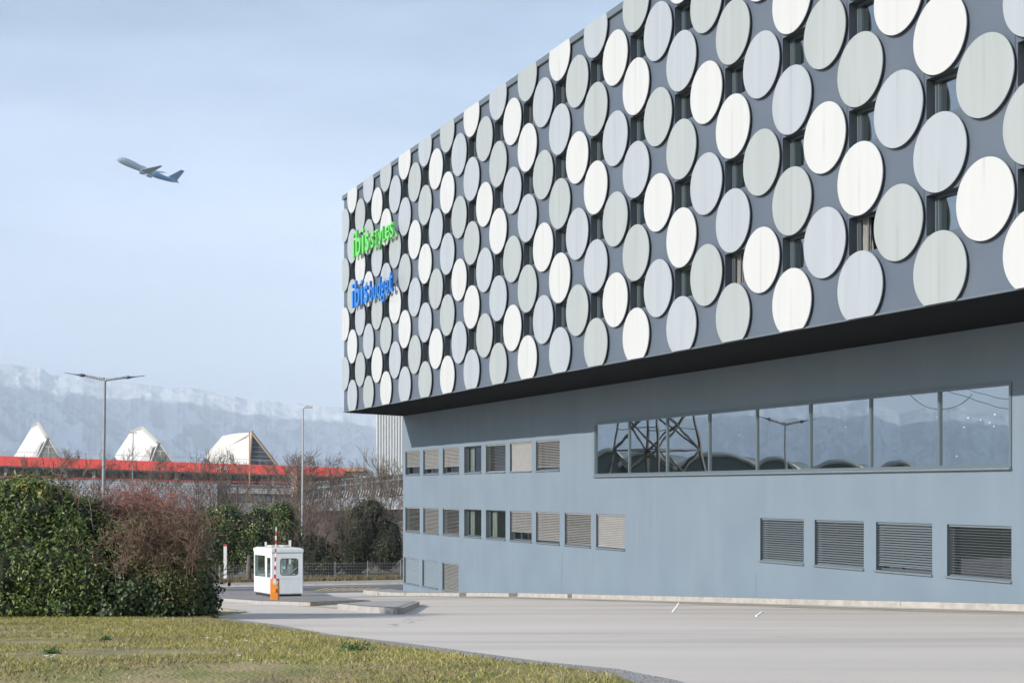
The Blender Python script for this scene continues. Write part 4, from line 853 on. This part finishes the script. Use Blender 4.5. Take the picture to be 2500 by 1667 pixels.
for i in range(60):
    px = random.uniform(265, 450); b_ = P(px, random.uniform(1250, 1300) + max(0, px - 400), HYD + random.uniform(-.3, 1.2)); branch(rt, b_, (random.gauss(0, .6), random.gauss(-.1, .3), 1), random.uniform(.35, .62), .007, 3, .75, .0, 3, 3, .25, .0034)
obj('young_shoots', rt, M['redst'], rs)
c = MB(); core(c, [hb(330, 1360, .75, .6, .7, 1.0), hb(420, 1385, .6, .6, .5, 1.0)], .8); obj('dark_core', c, M['core'], rs)
# far shrubs behind the fence
def fb(px, py, rx, ry, rz, Y=98): c = P(px, py, Y); return ((c.x, c.y, c.z), (rx, ry, rz))
def far_shrub(name, px, Y, blobs, count, size, m, label, seed, tw=0, k=.75, cat='shrub', twl=1.6):
    b_ = P(px, 1400, Y); b_.z = gz(b_.x, Y); return shrub(name, b_, blobs, count, size, .6, m, label, cat, seed, .2, 'shrubs behind the wire fence', k, tw, twl=twl)
far_shrub('evergreen_bush', 540, 98, [fb(525, 1320, 1.7, 1.6, 2.4), fb(555, 1265, 1.0, 1.2, 1.1), fb(500, 1290, 1.2, 1.2, 1.2), fb(560, 1370, 1.2, 1.2, 1.0), fb(572, 1310, 1.1, 1.2, 1.8)], 10500, .19, M['ever'], 'rounded dark green evergreen bush at the left behind the fence, nearest the near hedge', 31, 12)
far_shrub('evergreen_bush', 635, 98, [fb(630, 1290, 1.4, 1.4, 1.7), fb(610, 1340, 1.3, 1.4, 1.8), fb(650, 1350, 1.3, 1.2, 1.4)], 6500, .19, M['ever'], 'evergreen bush with orange and yellow leaves rising directly behind the white cabin', 32, 14)
far_shrub('evergreen_bush', 700, 97, [fb(695, 1300, 1.2, 1.3, 1.9), fb(685, 1250, .9, 1.0, .75), fb(712, 1360, 1.1, 1.2, 1.2)], 6500, .19, M['ever'], 'tall glossy evergreen bush behind the raised barrier arm', 33, 6)
far_shrub('dark_thicket', 770, 99, [fb(765, 1352, 1.5, 1.4, 1.5), fb(800, 1370, 1.3, 1.4, 1.0)], 4000, .16, M['darkl'], 'low very dark thicket behind the middle of the fence', 34, 60, .85, twl=2.4)
far_shrub('ivy_thicket', 880, 99, [fb(880, 1300, 1.7, 1.5, 2.2), fb(905, 1245, 1.1, 1.2, .8), fb(860, 1355, 1.6, 1.4, 1.5), fb(940, 1330, 1.5, 1.4, 2.0), fb(850, 1290, .9, 1.0, 1.0)], 9500, .15, M['darkl'], 'tall dark ivy thicket tangled with bare twigs next to the blue wall', 35, 60, .8, twl=1.8)
far_shrub('evergreen_bush', 440, 99, [fb(440, 1310, 1.6, 1.5, 2.2), fb(400, 1330, 1.5, 1.4, 1.8)], 4000, .17, M['darkl'], 'dark bush mostly hidden behind the red twig shrub', 36, 10)
# bare trees
def bare(px, pyt, Y, label, depth=5, stems=1, seed=0, r=.10, spread=.5):
    random.seed(seed); b_ = P(px, 1195, Y); b_.z = gz(b_.x, Y); h = P(px, pyt, Y).z - b_.z
    root = thing('bare_tree', b_, label, 'tree', 'leafless trees before the hall'); t = MB(); c = MB()
    for s_ in range(stems):
        d = Vector((random.gauss(0, .22), random.gauss(0, .15), 1)).normalized(); q0 = b_ + Vector((random.uniform(-.25, .25) * stems * .3, 0, 0)); q = q0; pts = [q]
        for i in range(7):
            d = (d + Vector((random.gauss(0, .06), random.gauss(0, .06), .12))).normalized(); q = q + d * h * .125; pts.append(q)
        rs_ = [max(.012, r * (1 - i / 7.8)) for i in range(8)]; t.path(pts, rs_, 6)
        for i in range(1, 8):
            for k in range(5 if i > 1 else 2):
                a_ = random.uniform(0, 2 * pi); dd = Vector((cos(a_), sin(a_), random.uniform(.5, 1.3)))
                branch(c, pts[i].lerp(pts[i - 1], random.random()), dd, h * random.uniform(.14, .26) * (1.15 - i / 14), rs_[i] * .5, depth - 3, spread, .10, 4, 3, .14, .010)
    obj('trunk', t, M['bark'], root); obj('branches', c, M['twig'], root)
T = [(55, 1108, 150, 'bare tree in front of the leftmost white roof peak', 2), (175, 1095, 140, 'bare tree with a few clinging leaves right of the leftmost roof peak', 2), (258, 1115, 135, 'leafless tree directly behind the two armed street lamp', 2),
     (318, 1098, 130, 'bare tree crossing the small distant T lamp', 2), (375, 1125, 140, 'bare tree below the second white roof peak', 2), (455, 1118, 125, 'many stemmed leafless tree in the gap between the second and third roof peaks', 3),
     (525, 1108, 125, 'bare tree at the left foot of the domed white roof light', 3), (570, 1100, 128, 'bare tree directly under the domed white roof light', 2), (640, 1125, 122, 'bare tree at the right foot of the domed roof light', 2),
     (722, 1105, 112, 'dense pale barked bare tree beside the slim pale lamp', 4), (765, 1115, 115, 'leafless tree at the right end of the red fascia', 3), (828, 1140, 118, 'slender bare tree before the glazed gallery', 2), (925, 1112, 108, 'wide bare tree crossing the white ribbed tower', 4), (965, 1150, 112, 'leafless tree against the edge of the blue wall', 2)]
for i, (px, pt, Y, lab, st) in enumerate(T): bare(px, pt, Y, lab, 5, st, 100 + i)
random.seed(5)
# dry grass under the fence
def tufts(n, xr, yr, h, w, seed, zoff=.02, m='dry', name='dry_grass', cond=None, lean=.5):
    r = np.random.default_rng(seed); x = r.uniform(*xr, n); y = r.uniform(*yr, n)
    if cond is not None: k = cond(x, y); x, y = x[k], y[k]
    n = len(x); z = np.array([gz(a_, b_) for a_, b_ in zip(x, y)]) + zoff; a_ = r.uniform(0, 2 * pi, n); hh = h * r.uniform(.4, 1.2, n); ww = w * r.uniform(.6, 1.3, n)
    l = r.normal(0, lean, (n, 2)) * hh[:, None]
    v = np.stack([np.stack([x - cos_(a_) * ww, y - sin_(a_) * ww, z], 1), np.stack([x + cos_(a_) * ww, y + sin_(a_) * ww, z], 1), np.stack([x + l[:, 0], y + l[:, 1], z + hh], 1)], 1).reshape(-1, 3)
    return obj(name, (v, np.arange(len(v)).reshape(-1, 3)), M[m], kind='stuff', label={'grass': 'short yellowish green lawn grass', 'litter': 'brown patches of dead turf in the lawn'}.get(m, 'dry grass along the foot of the wire fence'))
cos_, sin_ = np.cos, np.sin
tufts(7000, (-24, -5), (94.7, 96.6), .38, .03, 3)
lx_ = np.array([p[0] for p in LE]); ly_ = np.array([p[1] for p in LE]); o_ = np.argsort(ly_)
def inlawn(x, y): return (x < np.interp(y, ly_[o_], lx_[o_]) + .03) & (x > -.40 * y - 1.5)
def patch(x, y): return inlawn(x, y) & ((np.sin(x * 1.3 + y * .7) + np.sin(y * 1.9 - x * .8) + RNG.normal(0, .6, len(x))) > -.5)
tufts(330000, (-14, 4.0), (9.5, 31.5), .038, .0045, 4, .05, 'grass', 'grass', patch, .8)
def brown(x, y): return inlawn(x, y) & ((np.sin(x * 2.1 - y * .9 + 1) + np.sin(y * 1.3 + x * .5) + RNG.normal(0, .4, len(x))) > .75)
tufts(110000, (-14, 4.0), (9.5, 31.5), .032, .006, 9, .05, 'litter', 'dry_turf', brown, 1.1)
# weeds and daisies
for i, (px, py, s_, lab) in enumerate(((866, 1602, .13, 'largest leafy green weed clump on the lawn near the gravel edge'), (258, 1572, .05, 'small green weed clump low in front of the laurel hedge'), (125, 1607, .06, 'small flat green weed clump near the left edge of the lawn'))):
    b_ = gp(px, py); b_.z += .05; root = thing('weed_clump', b_, lab, 'plant', 'weeds on the lawn')
    obj('foliage', leaves([((b_.x, b_.y, b_.z + s_ * .2), (s_ * 1.6, s_, s_ * .5))], int(1500 * s_ * 2), .05, .3, .9, -.3, 60 + i), M['weed'], root)
for i, (px, py) in enumerate(((86, 1527), (35, 1551), (161, 1554), (242, 1528), (332, 1524), (345, 1523), (352, 1526), (337, 1526), (405, 1517), (421, 1522), (423, 1517), (505, 1572), (528, 1575), (538, 1570), (552, 1581), (598, 1576), (604, 1565), (601, 1580), (640, 1583), (673, 1582), (113, 1621), (126, 1623), (133, 1619), (583, 1620), (281, 1600), (613, 1632))):
    b_ = gp(px, py); b_.z += .07; mb = MB(); r_ = .011 + .004 * (i % 3)
    mb.add([b_ + Vector((0, 0, .012))] + [b_ + Vector((r_ * cos(t), r_ * sin(t), .006 if k % 2 else .016)) for k, t in enumerate([2 * pi * k / 14 for k in range(14)])], [(0, 1 + k, 1 + (k + 1) % 14) for k in range(14)]); mb.tube(b_ + Vector((0, 0, -.03)), b_ + Vector((0, 0, .010)), .002, .002, 4)
    obj('daisy', mb, M['petal'], label='tiny white daisy flower in the lawn', category='flower', group='daisies scattered over the lawn')
# ------------------------------------------------------------------ aeroplane
AY = 1150.0; nose = P(285, 387, AY); tail = P(417, 434, AY); pl = thing('aeroplane', nose.lerp(tail, .5), 'four engined airliner with a blue tail climbing to the left in the sky', 'aeroplane')
tail = tail + Vector((0, 24, 0)); ax = (tail - nose); ln_ = ax.length; ax.normalize(); wv = Vector((0, -1, 0)); wv = (wv - ax * wv.dot(ax)).normalized(); upv = ax.cross(wv); upv = upv if upv.z > 0 else -upv
roll = radians(14); w2 = wv * cos(roll) - upv * sin(roll); u2 = upv * cos(roll) + wv * sin(roll)
def ring(u, rx, ru, off=0): c = nose + ax * ln_ * u + u2 * off; return [c + (w2 * cos(t) * rx + u2 * sin(t) * ru) for t in [2 * pi * k / 16 for k in range(16)]]
def loft(mb, rings):
    n = len(rings[0])
    for a_, b_ in zip(rings[:-1], rings[1:]): mb.add(a_ + b_, [(k, (k + 1) % n, n + (k + 1) % n, n + k) for k in range(n)])
    mb.add(rings[0], [tuple(range(n))]); mb.add(rings[-1], [tuple(range(n))])
mb = MB(); loft(mb, [ring(0, .3, .3, -.6), ring(.02, 1.2, 1.3, -.3), ring(.06, 2.1, 2.4, .0), ring(.12, 2.5, 3.1, .3), ring(.28, 2.6, 3.0, .2), ring(.36, 2.6, 2.6, 0), ring(.62, 2.6, 2.5, 0)]); obj('fuselage', mb, M['planeb'], pl, smooth=True)
mb = MB(); loft(mb, [ring(.60, 2.62, 2.52, 0), ring(.68, 2.5, 2.4, 0), ring(.80, 2.0, 1.9, .4), ring(.92, 1.4, 1.5, 1.1), ring(1.0, .5, .5, 1.6)]); obj('tail_cone', mb, M['planed'], pl, smooth=True)
def wing(root_u, tip_u, span, c0, c1, side, dih, m, nm, th=.5, w0=2.6, z0=-1.2):
    a_ = nose + ax * ln_ * root_u + w2 * side * w0 + u2 * z0; b_ = nose + ax * ln_ * tip_u + w2 * side * (w0 + span) + u2 * (z0 + dih)
    if nm == 'wing': b_ = a_ + ax * (20 if side > 0 else 13) + Vector((0, -21 * side, 0)) + upv * (7.5 if side > 0 else 8)
    mb = MB(); mb.hexa([a_, a_ + ax * c0, b_ + ax * c1, b_], [a_ + u2 * th, a_ + ax * c0 + u2 * th * .3, b_ + ax * c1 + u2 * .12, b_ + u2 * .2]); obj(nm, mb, m, pl)
wing(.38, .62, 24, 8, 2, 1, 3.4, M['planew'], 'wing'); wing(.38, .62, 24, 8, 2, -1, 3.4, M['planew'], 'wing')
wing(.88, .97, 8.5, 5, 2, 1, .8, M['planew'], 'tailplane', .3, 1, 1); wing(.88, .97, 8.5, 5, 2, -1, .8, M['planew'], 'tailplane', .3, 1, 1)
a_ = nose + ax * ln_ * .82 + u2 * 2.6; mb = MB(); q = [a_, a_ + ax * ln_ * .15, a_ + ax * ln_ * .20 + u2 * 9.5, a_ + ax * ln_ * .145 + u2 * 9.5]; mb.hexa([v - w2 * .25 for v in q], [v + w2 * .25 for v in q]); obj('tail_fin', mb, M['planed'], pl)
for side in (1, -1):
    for u, sp in ((.38, 9), (.47, 16.5)):
        c = nose + ax * ln_ * u + w2 * side * (2.6 + sp * .95) + u2 * (-2.6 + sp * .12); mb = MB(); mb.path([c - ax * 1.2, c, c + ax * 3.4], [1.15, 1.3, .8], 12); obj('engine', mb, M['planew'], pl, smooth=False)
# ------------------------------------------------------------------ things that stand left of the picture and show in the ribbon window
def mirror(v):
    k = v.x * Nx + v.y * Ny + KW * .9222; return Vector((v.x - 2 * k * Nx, v.y - 2 * k * Ny, v.z))
def MP(px, py, Y): return mirror(P(px, py, Y))
py_ = thing('lattice_pylon', MP(1596, 1260, 150), 'dark steel lattice pylon standing left of the picture and mirrored in the ribbon window', 'pylon')
mb = MB(); c0 = MP(1596, 1195, 150); gzp = gz(c0.x, c0.y)
def lv_(z, hw): return [Vector((c0.x + a_ * hw, c0.y + b_ * hw, z)) for a_, b_ in ((-1, -1), (1, -1), (1, 1), (-1, 1))]
lev = [(gzp, 4.6), (gzp + 5.5, 4.0), (gzp + 10.5, 3.4), (gzp + 15, 2.8), (gzp + 19, 2.3), (gzp + 23, 1.8), (gzp + 27, 1.3), (gzp + 31, 1.0), (gzp + 35, .8)]
for (za, ha), (zb_, hb_) in zip(lev[:-1], lev[1:]):
    A_, B_ = lv_(za, ha), lv_(zb_, hb_)
    for k in range(4):
        mb.tube(A_[k], B_[k], .16, .16, 4); mb.tube(A_[k], B_[(k + 1) % 4], .12, .12, 4); mb.tube(A_[(k + 1) % 4], B_[k], .12, .12, 4); mb.tube(B_[k], B_[(k + 1) % 4], .10, .10, 4); mb.tube(A_[k].lerp(B_[k], .5), A_[k].lerp(A_[(k + 1) % 4], .5).lerp(B_[k].lerp(B_[(k + 1) % 4], .5), .5), .07, .07, 4)
obj('lattice', mb, M['pyl'], py_)
cr_ = MB()
for z in (gzp + 24, gzp + 29, gzp + 34):
    cr_.tube((c0.x - 4, c0.y - 5, z), (c0.x + 4, c0.y + 5, z), .15, .15, 4); cr_.tube((c0.x - 4, c0.y - 5, z), (c0.x, c0.y, z + 2), .1, .1, 4); cr_.tube((c0.x + 4, c0.y + 5, z), (c0.x, c0.y, z + 2), .1, .1, 4)
obj('crossarm', cr_, M['pyl'], py_)
cb_ = MB(); 
for (xa, ya, xb, yb, sag) in ((2300, 954, 2560, 1010, 14), (2330, 948, 2560, 985, 8), (2220, 960, 2360, 965, 36)):
    pr = None
    for i in range(13):
        u = i / 12; v = MP(xa + (xb - xa) * u, ya + (yb - ya) * u + sag * 4 * u * (1 - u), 140)
        if pr is not None: cb_.tube(pr, v, .035, .035, 4)
        pr = v
obj('power_cable', cb_, M['pyl'], label='slack power cables mirrored in the last pane of the ribbon window', category='cable')
lm = MP(1924, 1195, 88); lm.z = gz(lm.x, lm.y)
rl_ = lamp_double(lm, EYE + (HZ - 1037) / F0 * 88, 1.75, 0.0, 'two armed street lamp left of the picture, mirrored in the middle of the ribbon window', atan2(-Ny * 2 * Nx, 1 - 2 * Nx * Nx) , group='street lamps')
# arched sheds
ah = thing('arched_shed', MP(1700, 1230, 170), 'dark shed with a row of arched roofs, mirrored along the foot of the ribbon window', 'building')
arcs = [(1430, 1520, 1100, 1142), (1500, 1650, 1105, 1140), (1640, 1850, 1110, 1150), (1845, 1965, 1122, 1152), (1990, 2110, 1126, 1150), (2160, 2245, 1132, 1150)]
for (xa, xb, yt, yb) in arcs:
    mb = MB(); n = 14; top = []; bot = []
    for i in range(n + 1):
        u = i / n; x = xa + (xb - xa) * u; y = yb - (yb - yt) * sin(pi * u) ** .8; top.append(MP(x, y, 170)); bot.append(MP(x, 1275, 170))
    off = Vector((-14, 6, 0)); 
    for i in range(n): mb.hexa([bot[i], bot[i + 1], top[i + 1], top[i]], [bot[i] + off, bot[i + 1] + off, top[i + 1] + off, top[i] + off])
    vl = obj('vault', mb, M['arch'], ah); e_ = MB(); e_.path([t + Vector((.3, -.1, .1)) for t in top], [.28] * (n + 1), 5); obj('eaves', e_, M['hgrey'], vl)
# ------------------------------------------------------------------ mountains
ridge = [(-120, 880), (0, 886), (25, 888), (72, 898), (98, 898), (132, 920), (170, 918), (204, 916), (255, 929), (332, 933), (396, 946), (459, 947), (510, 956), (574, 967), (604, 978), (634, 974), (689, 984), (740, 988), (808, 991), (834, 997), (919, 1014), (1100, 1040), (1400, 1060), (2200, 1080)]
mrid = [(1450, 985), (1550, 975), (1650, 985), (1750, 975), (1849, 983), (1868, 995), (1980, 986), (2060, 990), (2111, 974), (2167, 992), (2195, 1007), (2242, 997), (2312, 993), (2359, 1004), (2466, 1012), (2600, 1030)]
az = []
for x, y in ridge: az.append((atan2((x - CX), F0), (HZ - y) / sqrt(F0 ** 2 + (x - CX) ** 2)))
for x, y in mrid:
    v = Vector(((x - CX) / F0, 1, 0)); k = v.x * Nx + v.y * Ny; v2 = Vector((v.x - 2 * k * Nx, v.y - 2 * k * Ny)); az.append((atan2(v2.x, v2.y), (HZ - y) / sqrt(F0 ** 2 + (x - CX) ** 2)))
az += [(-1.5, .05), (-2.0, .05)]
az.sort(); AA = np.array([a_[0] for a_ in az]); EE = np.array([a_[1] for a_ in az])
R0, R1, R2 = 8500.0, 14000.0, 17500.0
na, nr = 2600, 170; A_ = np.linspace(-1.6, .32, na); U = np.linspace(0, 1, nr)
rs2 = np.random.default_rng(3)
tab = rs2.random((512, 512))
def vn(x, y):
    xi = np.floor(x).astype(int); yi = np.floor(y).astype(int); fx_ = x - xi; fy_ = y - yi; fx_ = fx_ * fx_ * (3 - 2 * fx_); fy_ = fy_ * fy_ * (3 - 2 * fy_)
    a_ = tab[xi % 512, yi % 512]; b_ = tab[(xi + 1) % 512, yi % 512]; c_ = tab[xi % 512, (yi + 1) % 512]; d_ = tab[(xi + 1) % 512, (yi + 1) % 512]
    return (a_ * (1 - fx_) + b_ * fx_) * (1 - fy_) + (c_ * (1 - fx_) + d_ * fx_) * fy_
def fbm(x, y, o=6):
    s_ = 0; w_ = .5
    for _ in range(o): s_ = s_ + w_ * (1 - np.abs(2 * vn(x, y) - 1)); x = x * 2.03 + 17; y = y * 2.03 + 5; w_ *= .5
    return s_
ga_, gu = np.meshgrid(A_, U, indexing='ij'); Rr = np.where(gu < .75, R0 + (R1 - R0) * gu / .75, R1 + (R2 - R1) * (gu - .75) / .25)
hr = np.interp(ga_, AA, EE) * R1
prof = np.where(gu < .75, (gu / .75) ** 1.25, 1 - ((gu - .75) / .25) * .6)
gull = fbm(ga_ * 15 + 3, gu * 6 + ga_ * 4) - .5
edge = np.where(gu < .75, np.sin(np.clip(gu / .75, 0, 1) * pi), 0)
hz = hr * (prof + gull * .30 * edge) + (fbm(ga_ * 70, gu * 30, 5) - .5) * 70 * (prof > .2) 
mv = np.stack([np.sin(ga_) * Rr, np.cos(ga_) * Rr, -8 + np.maximum(hz, 0) * 1.0 + EYE], -1).reshape(-1, 3)
ii, jj_ = np.meshgrid(np.arange(na - 1), np.arange(nr - 1), indexing='ij'); b0 = (ii * nr + jj_).ravel(); mf = np.stack([b0, b0 + nr, b0 + nr + 1, b0 + 1], 1)
mm = bpy.data.materials.new('mountain'); mm.use_nodes = True; t = mm.node_tree; p = t.nodes['Principled BSDF']; p.inputs['Roughness'].default_value = .9; p.inputs['Specular IOR Level'].default_value = .1
g = t.nodes.new('ShaderNodeNewGeometry'); sx = t.nodes.new('ShaderNodeSeparateXYZ'); n1 = t.nodes.new('ShaderNodeTexNoise'); n1.inputs['Scale'].default_value = .0016; n1.inputs['Detail'].default_value = 10; n1.inputs['Roughness'].default_value = .65
n2 = t.nodes.new('ShaderNodeTexNoise'); n2.inputs['Scale'].default_value = .012; n2.inputs['Detail'].default_value = 8; n2.inputs['Roughness'].default_value = .7
sat = t.nodes.new('ShaderNodeAttribute'); sat.attribute_name = 'snow'
ma = t.nodes.new('ShaderNodeMath'); ma.operation = 'MULTIPLY_ADD'; ma.inputs[1].default_value = .20; rr2 = t.nodes.new('ShaderNodeMapRange'); rr2.inputs[1].default_value = .93; rr2.inputs[2].default_value = .97
mb2 = t.nodes.new('ShaderNodeMath'); mb2.operation = 'MULTIPLY_ADD'; mb2.inputs[1].default_value = .15
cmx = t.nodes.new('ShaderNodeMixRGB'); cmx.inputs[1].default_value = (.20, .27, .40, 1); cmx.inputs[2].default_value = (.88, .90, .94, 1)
L = t.links.new; L(g.outputs['Position'], sx.inputs[0]); L(g.outputs['Position'], n1.inputs[0]); L(g.outputs['Position'], n2.inputs[0]); L(n1.outputs[0], ma.inputs[0]); L(sat.outputs['Fac'], ma.inputs[2]); L(n2.outputs[0], mb2.inputs[0]); L(ma.outputs[0], mb2.inputs[2]); L(mb2.outputs[0], rr2.inputs[0]); L(rr2.outputs[0], cmx.inputs[0]); L(cmx.outputs[0], p.inputs['Base Color'])
mo = obj('mountains', (mv, mf), mm, kind='structure')
sa_ = mo.data.attributes.new('snow', 'FLOAT', 'POINT'); sa_.data.foreach_set('value', np.clip(hz / hr, 0, 1.2).astype(np.float32).ravel())
# ------------------------------------------------------------------ haze
hzm = bpy.data.materials.new('haze'); hzm.use_nodes = True; t = hzm.node_tree; t.nodes.clear(); o = t.nodes.new('ShaderNodeOutputMaterial'); v = t.nodes.new('ShaderNodeVolumePrincipled')
v.inputs['Color'].default_value = (.88, .94, 1.0, 1); v.inputs['Density'].default_value = 1.1e-4; v.inputs['Anisotropy'].default_value = -.3
t.links.new(v.outputs[0], o.inputs['Volume'])
mb = MB(); mb.box(-24000, 19000, -350, 18500, -8.5, 1420); hz_ = obj('haze', mb, hzm, kind='stuff')
